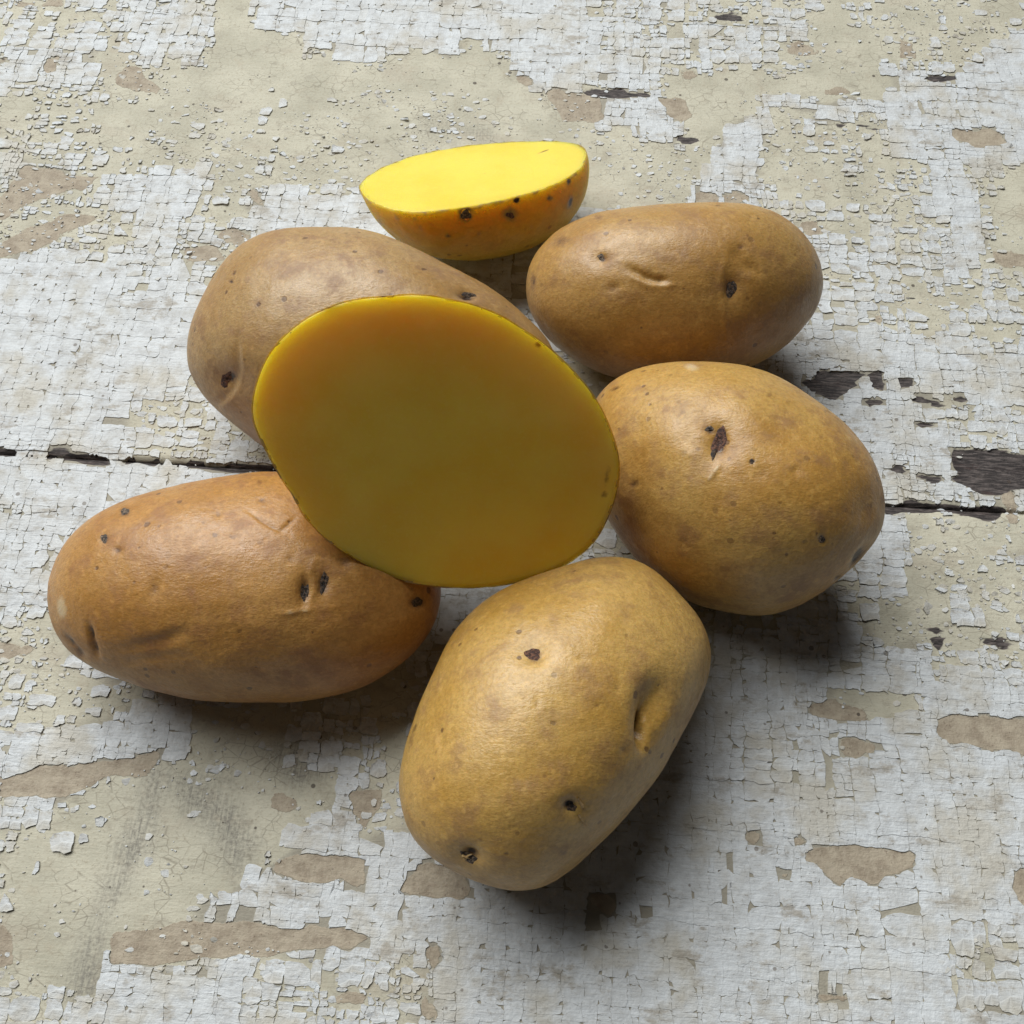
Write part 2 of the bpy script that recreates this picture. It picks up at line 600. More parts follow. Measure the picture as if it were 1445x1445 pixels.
def sdf_union(polys, pad=40):
    """signed px distance (positive inside) to a union of pixel polygons, far = -pad"""
    out = np.full(len(GPX), -float(pad))
    for poly in polys:
        p = np.asarray(poly, float)
        lo_, hi_ = p.min(0) - pad, p.max(0) + pad
        sel = np.where((GPX >= lo_).all(1) & (GPX <= hi_).all(1))[0]
        if not len(sel):
            continue
        Q = GPX[sel]
        dmin = np.full(len(Q), 1e9)
        for a, b in zip(p, np.roll(p, -1, 0)):
            ab = b - a
            t = np.clip(((Q - a) @ ab) / (ab @ ab + 1e-9), 0, 1)
            dd = Q - a - t[:, None] * ab
            dmin = np.minimum(dmin, (dd * dd).sum(1))
        s_ = np.sqrt(dmin) * np.where(inside(Q, p), 1, -1)
        out[sel] = np.maximum(out[sel], s_)
    return np.maximum(out, -pad)


def rect(x0, y0, x1, y1):
    return [(x0, y0), (x1, y0), (x1, y1), (x0, y1)]


BROWN = [
    [(160, 116), (179, 90), (199, 96), (206, 113), (229, 123), (219, 131), (183, 125)],
    [(0, 282), (33, 232), (66, 240), (100, 247), (143, 251), (116, 266), (66, 279), (0, 312), (-60, 330), (-60, 300)],
    [(0, 362), (0, 342), (50, 319), (100, 299), (143, 304), (110, 319), (73, 339), (50, 352), (17, 359), (-60, 366), (-60, 340)],
    [(62, 86), (82, 80), (78, 98), (64, 104)], [(0, 82), (12, 80), (6, 92), (-6, 92)], [(20, 4), (90, 0), (92, 8), (40, 10), (22, 8)],
    [(260, 352), (300, 350), (318, 366), (290, 370), (262, 366)], [(340, 262), (366, 270), (368, 286), (352, 280)],
    [(756, 126), (845, 136), (852, 163), (839, 173), (792, 173), (779, 146)],
    [(726, 108), (745, 106), (748, 118), (735, 120)], [(930, 140), (968, 138), (975, 165), (958, 176), (944, 158)],
    [(1105, 70), (1130, 58), (1160, 76), (1166, 82), (1130, 82)], [(1265, 60), (1285, 62), (1294, 84), (1272, 80)],
    [(1160, 128), (1185, 122), (1205, 130), (1195, 136), (1165, 134)], [(1335, 194), (1350, 184), (1410, 187), (1427, 206), (1380, 208), (1340, 202)],
    [(1400, 355), (1430, 356), (1460, 362), (1460, 370), (1420, 378), (1404, 370)], [(958, 98), (975, 100), (986, 110), (968, 112)],
    [(1130, 316), (1150, 312), (1158, 330), (1140, 336)], [(1204, 440), (1220, 442), (1214, 452)], [(1230, 446), (1246, 444), (1240, 456)],
    [(1162, 502), (1196, 504), (1190, 516), (1166, 516)], [(985, 272), (1010, 274), (1012, 288), (984, 286)],
    [(1415, 695), (1428, 694), (1436, 736), (1424, 736)], [(1020, 275), (1050, 270), (1055, 285), (1025, 288)],
    [(1141, 994), (1178, 984), (1190, 994), (1223, 1006), (1236, 1019), (1186, 1015), (1145, 1006)],
    [(1188, 1048), (1207, 1041), (1236, 1048), (1232, 1064), (1207, 1068), (1190, 1060)],
    [(1316, 1011), (1351, 1006), (1445, 1019), (1500, 1024), (1500, 1070), (1445, 1064), (1405, 1058), (1363, 1052), (1326, 1039)],
    [(1137, 1212), (1149, 1192), (1174, 1192), (1228, 1198), (1289, 1206), (1291, 1220), (1273, 1229), (1248, 1241), (1232, 1251),
     (1215, 1237), (1203, 1233), (1184, 1251), (1170, 1243), (1162, 1225)],
    [(1094, 1181), (1115, 1183), (1141, 1187), (1135, 1192), (1100, 1190)], [(1051, 1176), (1070, 1176), (1066, 1190), (1056, 1186)],
    [(1429, 1240), (1440, 1224), (1480, 1230), (1480, 1285), (1440, 1280), (1432, 1262)], [(1386, 1290), (1405, 1286), (1417, 1294), (1410, 1307), (1392, 1304)],
    [(1141, 1393), (1155, 1398), (1180, 1402), (1199, 1404), (1195, 1416), (1160, 1414), (1146, 1404)], [(1069, 1386), (1110, 1384), (1108, 1391), (1072, 1392)],
    [(1103, 1232), (1114, 1232), (1112, 1242), (1104, 1240)], [(1010, 1230), (1034, 1226), (1037, 1244), (1012, 1246)],
    [(560, 1258), (566, 1249), (581, 1243), (590, 1221), (609, 1216), (636, 1228), (660, 1244), (662, 1261), (651, 1267), (615, 1269), (587, 1262), (560, 1265), (548, 1260)],
    [(831, 1268), (846, 1258), (864, 1267), (867, 1279), (857, 1290), (849, 1279), (834, 1273)], [(881, 1281), (892, 1276), (907, 1286), (902, 1294), (890, 1288)],
    [(755, 1331), (770, 1320), (767, 1332)], [(600, 1340), (616, 1334), (622, 1350), (614, 1372), (602, 1362)], [(592, 1390), (600, 1400), (612, 1424), (614, 1444), (600, 1440), (594, 1415)],
    [(0, 1097), (54, 1085), (125, 1076), (183, 1070), (224, 1064), (208, 1093), (183, 1097), (166, 1089), (141, 1093), (133, 1105), (95, 1124), (0, 1126), (-60, 1124), (-60, 1100)],
    [(378, 1122), (396, 1114), (420, 1132), (416, 1144), (384, 1140)],
    [(494, 1118), (544, 1113), (540, 1143), (515, 1168), (498, 1147)],
    [(382, 1226), (415, 1205), (465, 1209), (515, 1213), (517, 1246), (507, 1255), (477, 1242), (453, 1248), (407, 1238)],
    [(160, 1313), (208, 1311), (266, 1300), (332, 1300), (415, 1309), (477, 1307), (523, 1321), (507, 1334), (436, 1342), (365, 1350), (291, 1354), (208, 1361), (152, 1361)],
    [(-30, 1310), (10, 1305), (22, 1340), (14, 1362), (-30, 1365)], [(457, 1406), (500, 1402), (527, 1404), (520, 1418), (470, 1421)],
    [(-20, 905), (30, 908), (60, 916), (40, 926), (0, 930), (-20, 928)],
    [(310, 330), (330, 320), (352, 335), (340, 350)], [(905, 345), (925, 345), (920, 356)],
]
JOINT_PX = [(-200, 626), (0, 637), (60, 640), (130, 648), (200, 652), (300, 658), (380, 662), (620, 674), (900, 690), (1150, 704), (1250, 712), (1320, 716), (1445, 724), (1640, 734)]
_j = px_to_uv(JOINT_PX)
JV = _j[:, 1].mean()
print("joint v range", _j[:, 1].min(), _j[:, 1].max())
DARK = [
    [(-60, 633), (0, 635), (60, 640), (105, 645), (108, 648), (60, 645), (0, 641), (-60, 640)],
    [(100, 643), (150, 645), (165, 652), (150, 657), (118, 654), (104, 648)], [(130, 647), (190, 649), (260, 653), (262, 657), (190, 654), (150, 652)],
    [(245, 650), (300, 655), (390, 657), (390, 665), (340, 666), (300, 661), (262, 658)], [(70, 632), (100, 636), (96, 639), (72, 637)],
    [(1060, 508), (1098, 524), (1116, 535), (1153, 535), (1162, 524), (1194, 524), (1217, 527), (1197, 550), (1171, 566), (1142, 547), (1113, 532)],
    [(1228, 528), (1240, 526), (1246, 552), (1232, 545)], [(1258, 534), (1276, 532), (1293, 528), (1288, 542), (1264, 542)],
    [(1293, 556), (1310, 560), (1357, 558), (1355, 567), (1320, 568), (1298, 564)], [(1223, 565), (1243, 564), (1241, 570), (1224, 574)],
    [(1293, 597), (1308, 593), (1320, 602), (1300, 601)], [(1267, 636), (1280, 633), (1297, 644), (1284, 643)],
    [(1258, 655), (1278, 653), (1278, 667), (1258, 666)], [(1293, 666), (1315, 671), (1331, 672), (1318, 679), (1300, 676)],
    [(1339, 630), (1360, 631), (1389, 636), (1445, 640), (1500, 645), (1500, 694), (1445, 694), (1389, 695), (1360, 683), (1345, 672), (1351, 651)],
    [(1281, 704), (1316, 708), (1348, 713), (1412, 718), (1403, 737), (1374, 733), (1331, 724), (1293, 721), (1250, 727), (1250, 721)],
    [(822, 128), (850, 126), (915, 129), (916, 135), (860, 135), (826, 132)], [(1208, 176), (1230, 174), (1254, 179), (1252, 186), (1224, 183)],
    [(1182, 173), (1198, 176), (1190, 180)], [(1304, 107), (1325, 106), (1347, 110), (1340, 114), (1310, 112)], [(1006, 20), (1030, 20), (1050, 26), (1020, 26)],
    [(1270, 872), (1300, 874), (1335, 888), (1345, 896), (1310, 892), (1285, 884)], [(1380, 900), (1420, 904), (1440, 912), (1400, 914)],
    [(686, 1362), (700, 1360), (712, 1352), (714, 1362), (706, 1371), (690, 1370)], [(1316, 908), (1328, 906), (1330, 916), (1320, 916)],
    [(960, 193), (985, 196), (990, 200), (965, 200)], [(1280, 418), (1292, 420), (1286, 424)], [(1360, 640), (1366, 650), (1362, 655)],
]
# paint coverage, painted in order: value, polygon
COVER = [
    (0.62, rect(-60, -60, 160, 130)), (0.80, rect(-60, 64, 150, 112)), (0.5, rect(-60, 130, 150, 235)), (0.45, rect(150, 60, 310, 150)),
    (0.03, [(290, -60), (470, -60), (480, 150), (360, 150), (280, 130), (300, 50)]), (0.75, rect(200, 45, 292, 95)), (0.85, rect(355, -60, 485, 48)), (0.8, rect(432, 52, 500, 86)),
    (0.46, rect(150, 130, 500, 270)), (0.42, rect(290, 180, 480, 255)), (0.25, rect(230, 90, 360, 150)), (0.62, rect(-60, 200, 150, 235)),
    (0.82, rect(155, 232, 300, 320)), (0.5, rect(270, 260, 350, 320)), (0.86, rect(345, 262, 520, 340)), (0.93, rect(-60, 360, 300, 640)),
    (0.72, rect(180, 320, 320, 420)), (0.66, [(180, 560), (260, 540), (400, 600), (400, 660), (180, 645)]), (0.55, rect(0, 310, 180, 360)),
    (0.03, rect(480, 60, 780, 215)), (0.32, rect(480, 125, 640, 215)), (0.35, rect(480, 190, 560, 270)), (0.88, rect(460, 250, 560, 330)),
    (0.90, [(480, -60), (965, -60), (960, 78), (930, 98), (920, 128), (820, 132), (760, 126), (730, 120), (714, 108), (705, 85), (680, 70), (640, 72), (625, 92), (605, 92), (575, 70), (562, 94), (510, 92), (480, 84)]),
    (0.7, rect(840, 0, 1000, 85)), (0.03, rect(745, 130, 860, 290)), (0.05, rect(850, 185, 1000, 290)), (0.86, [(838, 136), (930, 134), (950, 165), (960, 190), (950, 206), (925, 200), (900, 185), (860, 192), (838, 180)]),
    (0.62, rect(960, -60, 1180, 62)), (0.78, rect(960, 28, 1150, 62)), (0.66, rect(960, 62, 1075, 98)), (0.03, [(1170, 15), (1250, 15), (1250, 140), (960, 150), (960, 105), (1110, 95), (1150, 60)]),
    (0.03, [(960, 100), (1100, 100), (1240, 110), (1240, 130), (1060, 140), (1010, 180), (985, 215), (958, 215)]), (0.50, rect(1175, -60, 1445, 62)), (0.42, rect(1240, 55, 1390, 100)),
    (0.93, [(1370, 90), (1390, 55), (1520, 40), (1520, 210), (1380, 190)]), (0.8, rect(1255, 95, 1400, 205)), (0.55, rect(1240, 60, 1340, 105)),
    (0.52, [(1075, 165), (1265, 165), (1290, 295), (1075, 300)]), (0.07, rect(1077, 175, 1108, 280)),
    (0.92, [(960, 300), (990, 240), (1000, 210), (1030, 165), (1090, 132), (1160, 130), (1260, 143), (1300, 170), (1255, 178), (1180, 162), (1110, 160), (1075, 165), (1075, 230), (1060, 290)]),
    (0.85, rect(1250, 178, 1340, 245)), (0.85, rect(1340, 205, 1445, 235)), (0.55, rect(1165, 225, 1300, 300)), (0.1, [(1385, 240), (1445, 235), (1520, 280), (1520, 390), (1400, 380), (1375, 300)]),
    (0.55, rect(1350, 230, 1430, 275)), (0.9, [(1330, 240), (1385, 260), (1395, 360), (1330, 420), (1320, 300)]), (0.6, rect(1130, 300, 1330, 430)), (0.74, rect(1130, 340, 1320, 390)),
    (0.75, rect(1100, 420, 1520, 520)), (0.62, rect(1240, 420, 1445, 480)), (0.88, rect(1080, 500, 1520, 700)), (0.7, rect(1330, 560, 1520, 640)),
    (0.36, [(1280, 735), (1445, 725), (1520, 730), (1520, 850), (1300, 850), (1270, 800)]), (0.86, rect(1200, 728, 1290, 800)), (0.85, rect(1380, 760, 1520, 785)),
    (0.62, rect(1080, 800, 1300, 880)), (0.55, rect(1290, 838, 1520, 900)), (0.80, rect(1000, 880, 1520, 1000)), (0.4, rect(1235, 862, 1330, 905)), (0.6, rect(1320, 890, 1520, 960)),
    (0.05, [(1190, 972), (1300, 978), (1310, 1000), (1280, 1012), (1200, 1000)]), (0.93, rect(980, 1000, 1520, 1520)), (0.80, rect(1040, 1020, 1260, 1120)), (0.72, rect(1330, 1310, 1450, 1420)), (0.86, rect(1130, 1270, 1330, 1445)),
    (0.975, rect(560, 1180, 1010, 1520)), (0.965, rect(930, 1200, 1130, 1400)), (0.8, rect(560, 1330, 640, 1445)),
    (0.93, rect(-60, 645, 420, 720)), (0.80, rect(-60, 715, 160, 890)), (0.5, rect(-60, 870, 90, 965)), (0.55, rect(-60, 955, 270, 1040)), (0.90, [(40, 1035), (255, 965), (262, 1000), (232, 1060), (40, 1082)]),
    (0.03, [(262, 985), (465, 1022), (469, 1126), (424, 1192), (332, 1250), (270, 1292), (228, 1308), (154, 1308), (83, 1358), (-60, 1390), (-60, 1120), (95, 1130), (137, 1097), (199, 1097), (249, 1076)]),
    (0.42, [(-60, 1120), (90, 1128), (170, 1150), (220, 1250), (140, 1310), (0, 1300), (-60, 1300)]), (0.7, [(-60, 1126), (60, 1128), (95, 1125), (60, 1165), (-60, 1190)]), (0.17, rect(160, 1200, 260, 1300)),
    (0.80, [(470, 1020), (570, 1000), (580, 1190), (440, 1190), (470, 1120)]), (0.92, [(270, 1300), (332, 1250), (424, 1192), (470, 1165), (570, 1180), (580, 1320), (400, 1310)]),
    (0.62, rect(520, 1080, 570, 1180)), (0.95, [(145, 1360), (360, 1352), (340, 1520), (145, 1520)]), (0.70, rect(345, 1345, 600, 1520)), (0.66, rect(-60, 1392, 142, 1520)), (0.1, rect(40, 1345, 140, 1392)),
    (0.12, [(266, 985), (420, 985), (600, 900), (640, 940), (520, 1010), (465, 1030)]), (0.6, rect(400, 985, 600, 1080)), (0.8, rect(560, 830, 720, 960)),
    (0.88, rect(620, 340, 760, 480)), (0.7, rect(740, 360, 800, 420)),
]


def sample(F, U):
    x = np.clip((U[:, 0] - U0) / STEP, 0, len(gu) - 1.001)
    y = np.clip((U[:, 1] - V0) / STEP, 0, len(gv) - 1.001)
    i, j = x.astype(int), y.astype(int)
    fx, fy = x - i, y - j
    return (F[i, j] * (1 - fx) * (1 - fy) + F[i + 1, j] * fx * (1 - fy) + F[i, j + 1] * (1 - fx) * fy + F[i + 1, j + 1] * fx * fy)


shp = GU.shape
wob = 4.2 * fbm(GP, (170, 260), 3, 4, 0.62)
FB = (sdf_union(BROWN) + wob).reshape(shp)
FD = (sdf_union(DARK) + 0.35 * wob + 0.8 + np.where(np.abs(GP[:, 1] - JV) * (GP[:, 0] < 0) + 1.0 * (GP[:, 0] >= 0) < 0.006, 2.0, 6.5) * fbm(GP, (75, 420), 39, 4, 0.65)).reshape(shp)
cov = 0.72 + 0.30 * fbm(GP, (18, 40), 21, 3)
gpxw = GPX + np.stack([16 * fbm(GP, 62, 61, 3, 0.6), 16 * fbm(GP, 62, 62, 3, 0.6)], 1)
for v, poly in COVER:
    cov[inside(gpxw, poly)] = v
cov = cov.reshape(shp)
k = np.array([1, 2, 3, 2, 1.0])
k /= k.sum()
for _ in range(1):
    cov = sum(w * np.roll(cov, s_, 0) for w, s_ in zip(k, (-2, -1, 0, 1, 2)))
    cov = sum(w * np.roll(cov, s_, 1) for w, s_ in zip(k, (-2, -1, 0, 1, 2)))
FJ = (1.6 - np.abs(GP[:, 1] - JV) * 4250 + 0.5 * wob + 2.0 * fbm(GP, (90, 300), 77, 3)).reshape(shp)
FD = np.maximum(FD, FJ)
GBX, GBY = np.gradient(FB, STEP)
GDX, GDY = np.gradient(FD, STEP)
dirt_polys = [[(205, 1075), (240, 1085), (215, 1180), (185, 1260), (150, 1300), (140, 1400), (105, 1445), (95, 1400), (135, 1290), (170, 1200), (195, 1130)],
              [(230, 1090), (280, 1095), (340, 1130), (370, 1190), (330, 1240), (290, 1180), (250, 1130)], [(300, 1090), (330, 1090), (335, 1112), (310, 1112)],
              [(360, 1060), (470, 1010), (470, 1080), (420, 1120)], [(640, 170), (690, 190), (560, 200), (600, 180)]]
FDIRT = (sdf_union(dirt_polys, 60) + 10 * fbm(GP, 90, 33, 3)).reshape(shp)


# ------------------------------------------------------------------ table materials
def board_material():
    m = NT("weathered_board")
    c = m.coord()
    br, dk, dt = m.attr("brown"), m.attr("dark"), m.attr("dirt")
    fine = m.noise(c, 900, 4, 0.65)
    blot = m.noise(c, 45, 5, 0.6)
    grain = m.noise(m.coord(scale=(1, 5, 1)), 75, 6, 0.7, 0.8)
    thin = m.noise(m.coord(scale=(1, 9, 1)), 170, 5, 0.75, 0.5)
    col = m.mix(m.ramp(blot, 0.35, 0.68), (0.545, 0.515, 0.405), (0.44, 0.415, 0.32))
    col = m.mix(m.ramp(grain, 0.52, 0.78, 0, 0.3), col, (0.47, 0.41, 0.30))
    col = m.mix(m.ramp(m.noise(c, 130, 4, 0.6), 0.55, 0.75, 0, 0.5), col, (0.40, 0.34, 0.25))
    col = m.mix(m.ramp(m.math('ADD', thin, m.math('MULTIPLY', m.math('SUBTRACT', blot, 0.5), 0.4)), 0.66, 0.76, 0, 0.6), col, (0.22, 0.18, 0.135))
    col = m.mix(m.ramp(m.noise(m.coord(scale=(1, 1.7, 1)), 24, 6, 0.65), 0.54, 0.7, 0, 0.6), col, (0.42, 0.365, 0.28))
    col = m.mix(m.ramp(fine, 0.54, 0.70, 0, 0.55), col, (0.33, 0.28, 0.20))
    wk = m.voro(m.coord(scale=(1.0, 1.5, 1)), 210, 'DISTANCE_TO_EDGE')
    wkl = m.math('MULTIPLY', m.ramp(wk.outputs["Distance"], 0.0, 0.05, 1, 0), m.ramp(m.noise(c, 75, 4, 0.6), 0.45, 0.62))
    col = m.mix(m.math('MULTIPLY', wkl, 0.6), col, (0.20, 0.17, 0.125))
    col = m.mix(m.ramp(m.noise(m.coord(scale=(1, 1.4, 1), loc=(5, 2, 1)), 95, 6, 0.75), 0.54, 0.68, 0, 0.6), col, (0.35, 0.315, 0.245))
    # rubbed-in grey dirt with the weave of a cloth
    dm = m.math('MULTIPLY', m.ramp(dt, -1.2, 1.6), m.ramp(m.math('ADD', m.noise(m.coord(scale=(16, 1, 1)), 90, 4, 0.7), fine), 0.75, 1.25, 0.1, 0.8))
    col = m.mix(dm, col, (0.16, 0.15, 0.135))
    # grime packed into the cracks of the sound paint
    col = m.mix(m.ramp(m.attr("under"), 0.62, 0.92, 0.0, 0.75), col, (0.26, 0.235, 0.19))
    # exposed brown filler
    bn = m.ramp(m.math('ADD', br, m.math('ADD', m.math('MULTIPLY', m.math('SUBTRACT', fine, 0.5), 0.45), m.math('MULTIPLY', m.math('SUBTRACT', m.noise(c, 330, 3, 0.6), 0.5), 0.7))), -0.05, 0.05)
    bc = m.mix(m.ramp(m.noise(c, 210, 5, 0.65), 0.35, 0.68), (0.42, 0.36, 0.27), (0.30, 0.245, 0.18))
    bc = m.mix(m.ramp(m.noise(m.coord(scale=(3, 1, 1)), 420, 4, 0.7), 0.52, 0.7, 0, 0.5), bc, (0.44, 0.37, 0.29))
    bc = m.mix(m.ramp(fine, 0.6, 0.7, 0, 0.6), bc, (0.14, 0.095, 0.07))
    col = m.mix(bn, col, bc)
    # bare dark wood
    dn = m.ramp(m.math('ADD', dk, m.math('MULTIPLY', m.math('SUBTRACT', thin, 0.5), 0.5)), -0.05, 0.08)
    dc = m.mix(m.ramp(thin, 0.42, 0.66), (0.030, 0.025, 0.024), (0.15, 0.125, 0.115))
    dc = m.mix(m.ramp(grain, 0.55, 0.7, 0, 0.5), dc, (0.055, 0.026, 0.022))
    col = m.mix(dn, col, dc)
    # pin specks
    v = m.voro(c, 210)
    rnd = m.n("ShaderNodeSeparateColor")
    m.t.links.new(v.outputs["Color"], rnd.inputs[0])
    sp = m.ramp(m.math('SUBTRACT', m.ramp(rnd.outputs[0], 0.72, 1.0, 0, 0.2, False), v.outputs["Distance"]), 0, 0.05)
    col = m.mix(m.math('MULTIPLY', sp, 0.8), col, (0.06, 0.045, 0.035))
    # remnants of white beyond the modelled flakes
    far = m.attr("far")
    wn = m.ramp(m.noise(m.coord(scale=(1, 1.6, 1)), 70, 6, 0.7), 0.40, 0.46)
    col = m.mix(m.math('MULTIPLY', wn, far), col, (0.66, 0.67, 0.665))
    m.set(m.b, "Base Color", col)
    m.set(m.b, "Roughness", m.ramp(fine, 0.3, 0.7, 0.55, 0.75))
    m.set(m.b, "Specular IOR Level", 0.3)
    h = m.math('ADD', m.math('MULTIPLY', grain, 0.5), m.math('MULTIPLY', thin, 0.3))
    h = m.math('ADD', h, m.math('MULTIPLY', fine, 0.5))
    h = m.math('ADD', h, m.math('MULTIPLY', bn, m.math('MULTIPLY', m.noise(c, 300, 4, 0.7), 1.2)))
    m.set(m.b, "Normal", m.bump(h, 0.5, 0.0008))
    return m.m


def paint_material():
    m = NT("cracked_white_paint")
    c = m.coord()
    tone = m.attr("tone")
    fine = m.noise(c, 800, 5, 0.75)
    mid = m.noise(c, 160, 6, 0.7)
    brush = m.noise(m.coord(scale=(1, 9, 1)), 130, 4, 0.65)
    col = m.mix(m.ramp(mid, 0.35, 0.7), (0.625, 0.65, 0.662), (0.49, 0.50, 0.50))
    col = m.mix(m.ramp(brush, 0.50, 0.72, 0, 0.5), col, (0.47, 0.465, 0.44))
    col = m.mix(m.ramp(m.noise(c, 40, 4, 0.6), 0.46, 0.66, 0, 0.75), col, (0.50, 0.465, 0.385))
    col = m.mix(m.ramp(m.noise(m.coord(scale=(1, 1.8, 1), loc=(3, 1, 0)), 62, 6, 0.72), 0.54, 0.66, 0, 0.8), col, (0.33, 0.295, 0.24))
    col = m.mix(m.math('MULTIPLY', tone, 0.75), col, (0.50, 0.46, 0.37))
    col = m.mix(m.ramp(m.math('ADD', fine, m.math('MULTIPLY', m.math('SUBTRACT', mid, 0.5), 0.35)), 0.58, 0.72, 0, 0.65), col, (0.30, 0.28, 0.245))
    v = m.voro(c, 260)
    rnd = m.n("ShaderNodeSeparateColor")
    m.t.links.new(v.outputs["Color"], rnd.inputs[0])
    sp = m.ramp(m.math('SUBTRACT', m.ramp(rnd.outputs[0], 0.80, 1.0, 0, 0.22, False), m.math('ADD', v.outputs["Distance"], m.math('MULTIPLY', m.math('SUBTRACT', mid, 0.5), 0.3))), 0, 0.05)
    col = m.mix(m.math('MULTIPLY', sp, 0.75), col, (0.17, 0.145, 0.12))
    m.set(m.b, "Base Color", col)
    m.set(m.b, "Roughness", m.ramp(mid, 0.3, 0.7, 0.42, 0.62))
    m.set(m.b, "Specular IOR Level", 0.4)
    h = m.math('ADD', m.math('MULTIPLY', fine, 0.4), m.math('MULTIPLY', mid, 0.9))
    h = m.math('ADD', h, m.math('MULTIPLY', brush, 0.5))
    h = m.math('ADD', h, m.math('MULTIPLY', m.noise(c, 480, 3, 0.6), 0.6))
    m.set(m.b, "Normal", m.bump(h, 0.6, 0.0008))
    return m.m


BOARD = board_material()
PAINT = paint_material()

table = bpy.data.objects.new("tabletop", None)
COL.objects.link(table)
table.rotation_euler = (0, 0, ROT)
table.location = (0, 0, 0)
table["label"] = "weathered wooden table top with cracked and flaking white paint under all the potatoes"
table["category"] = "table top"

GAPW = 0.00045


def base_height(U):
    """relief of the boards (metres): bare wood lies deeper, the joint edges are worn round"""
    dk = sample(FD, U)
    br = sample(FB, U)
    h = -0.00045 * np.clip(dk / 3 + 0.5, 0, 1) - 0.00012 * np.clip(br / 3 + 0.5, 0, 1)
    h = h + 0.00010 * fbm(U, (25, 160), 9, 3) + 0.00004 * fbm(U, (60, 600), 10, 2)
    dj = np.abs(U[:, 1] - JV - 0.0004 * vnoise(U, (90, 0.01), 14))
    edge = np.clip(1 - (dj - GAPW) / 0.0022, 0, 1)
    return h - 0.0009 * edge ** 2.2


def plank(v0, v1, joint_low):
    su = np.concatenate([[-0.70, -0.55, -0.42], np.arange(-0.33, 0.3301, 0.0017), [0.42, 0.55, 0.70]])
    a, b = max(v0, -0.25), min(v1, 0.37)
    sv = np.arange(a, b + 1e-9, 0.0016)
    sv[-1] = b
    pre = [x for x in (-0.60, -0.45, -0.33) if x >= v0 - 1e-9 and v0 < -0.25]
    post = [x for x in (0.45, 0.58, 0.75) if x <= v1 + 1e-9 and v1 > 0.37]
    sv = np.concatenate([pre, sv, post])
    A, B = np.meshgrid(su, sv, indexing='ij')
    U = np.stack([A.ravel(), B.ravel()], 1)
    z = base_height(U)
    n0, n1 = A.shape
    idx = np.arange(n0 * n1).reshape(n0, n1)
    q = np.stack([idx[:-1, :-1], idx[1:, :-1], idx[1:, 1:], idx[:-1, 1:]], -1).reshape(-1, 4)
    V = np.concatenate([U, z[:, None]], 1)
    # sides and underside
    ring = np.concatenate([idx[:, 0], idx[-1, 1:], idx[-2::-1, -1], idx[0, -2:0:-1]])
    low = V[ring].copy()
    low[:, 2] = -0.028
    o = len(V)
    nr = len(ring)
    V = np.concatenate([V, low, [[0, (v0 + v1) / 2, -0.028]]])
    k = np.arange(nr)
    side = np.stack([ring, o + k, o + (k + 1) % nr, ring[(k + 1) % nr]], 1)
    tri = np.stack([o + (k + 1) % nr, o + k, np.full(nr, o + nr)], 1)
    U2 = V[:, :2]
    dk = sample(FD, U2) / 10
    br = sample(FB, U2) / 10
    dt = sample(FDIRT, U2) / 20
    un = sample(cov, U2)
    far = ((np.abs(U2[:, 0]) > 0.30) | (U2[:, 1] > 0.335) | (U2[:, 1] < -0.215)).astype(float)
    dk[V[:, 2] < -0.0012] = 1.0
    me = make_mesh("plank", V, np.concatenate([q, side]), tri, True, attrs={"dark": dk, "brown": br, "dirt": dt, "far": far, "under": un}, mats=[BOARD])
    return link("plank", me, parent=table)


plank(JV + GAPW * 0.5, 0.75, True)
plank(-0.60, JV - GAPW * 0.5, False)

# ------------------------------------------------------------------ cracked paint
umin, umax, vmin, vmax = -0.30, 0.30, -0.215, 0.335
cols = [umin]
while cols[-1] < umax:
    cols.append(cols[-1] + random.choice((0.0022, 0.0034, 0.0046, 0.0056, 0.0072)) * random.uniform(0.8, 1.2))
rows = [vmin]
while rows[-1] < vmax:
    rows.append(rows[-1] + random.choice((0.0018, 0.0028, 0.0036, 0.0046, 0.0056)) * random.uniform(0.8, 1.2))
cols, rows = np.array(cols), np.array(rows)
nC, nR = len(cols) - 1, len(rows) - 1
JR = int(np.argmin(np.abs(rows - JV)))
rows[JR] = JV


def XL(i, v):
    """u of crack line i at v"""
    q = np.stack([v, i * 0.731, i * 0.0], 1)
    return cols[i] + 0.0017 * vnoise(q, (34, 1.9, 1), 5) + 0.00075 * vnoise(q, (260, 7, 1), 6) + 0.00034 * vnoise(q, (900, 13, 1), 7)


def YL(j, u, ci):
    q = np.stack([u, j * 0.619, j * 0.0], 1)
    cj = 0.0011 * (_hash(ci // 2, j, j * 0 + 3, 2) - 0.5)
    w_ = cj + 0.0014 * vnoise(q, (28, 1.7, 1), 8) + 0.00065 * vnoise(q, (240, 5, 1), 9) + 0.00034 * vnoise(q, (850, 11, 1), 12)
    return rows[j] + np.where(j == JR, 0.12, 1.0) * w_


II, JJ = [a.ravel() for a in np.meshgrid(np.arange(nC), np.arange(nR), indexing='ij')]
cent = np.stack([(cols[II] + cols[II + 1]) / 2, (rows[JJ] + rows[JJ + 1]) / 2], 1)
c_cov = sample(cov, cent)
clus = fbm(cent, (75, 110), 41, 3, 0.6)
fill = fbm(cent, (260, 340), 47, 2, 0.6)
rn = rng.uniform(-1, 1, len(cent))
amp = np.clip(1.15 - c_cov, 0.15, 1.0)
keepv = c_cov + amp * (0.26 * clus + 0.20 * fill + 0.16 * rn)
keep = keepv > 0.52
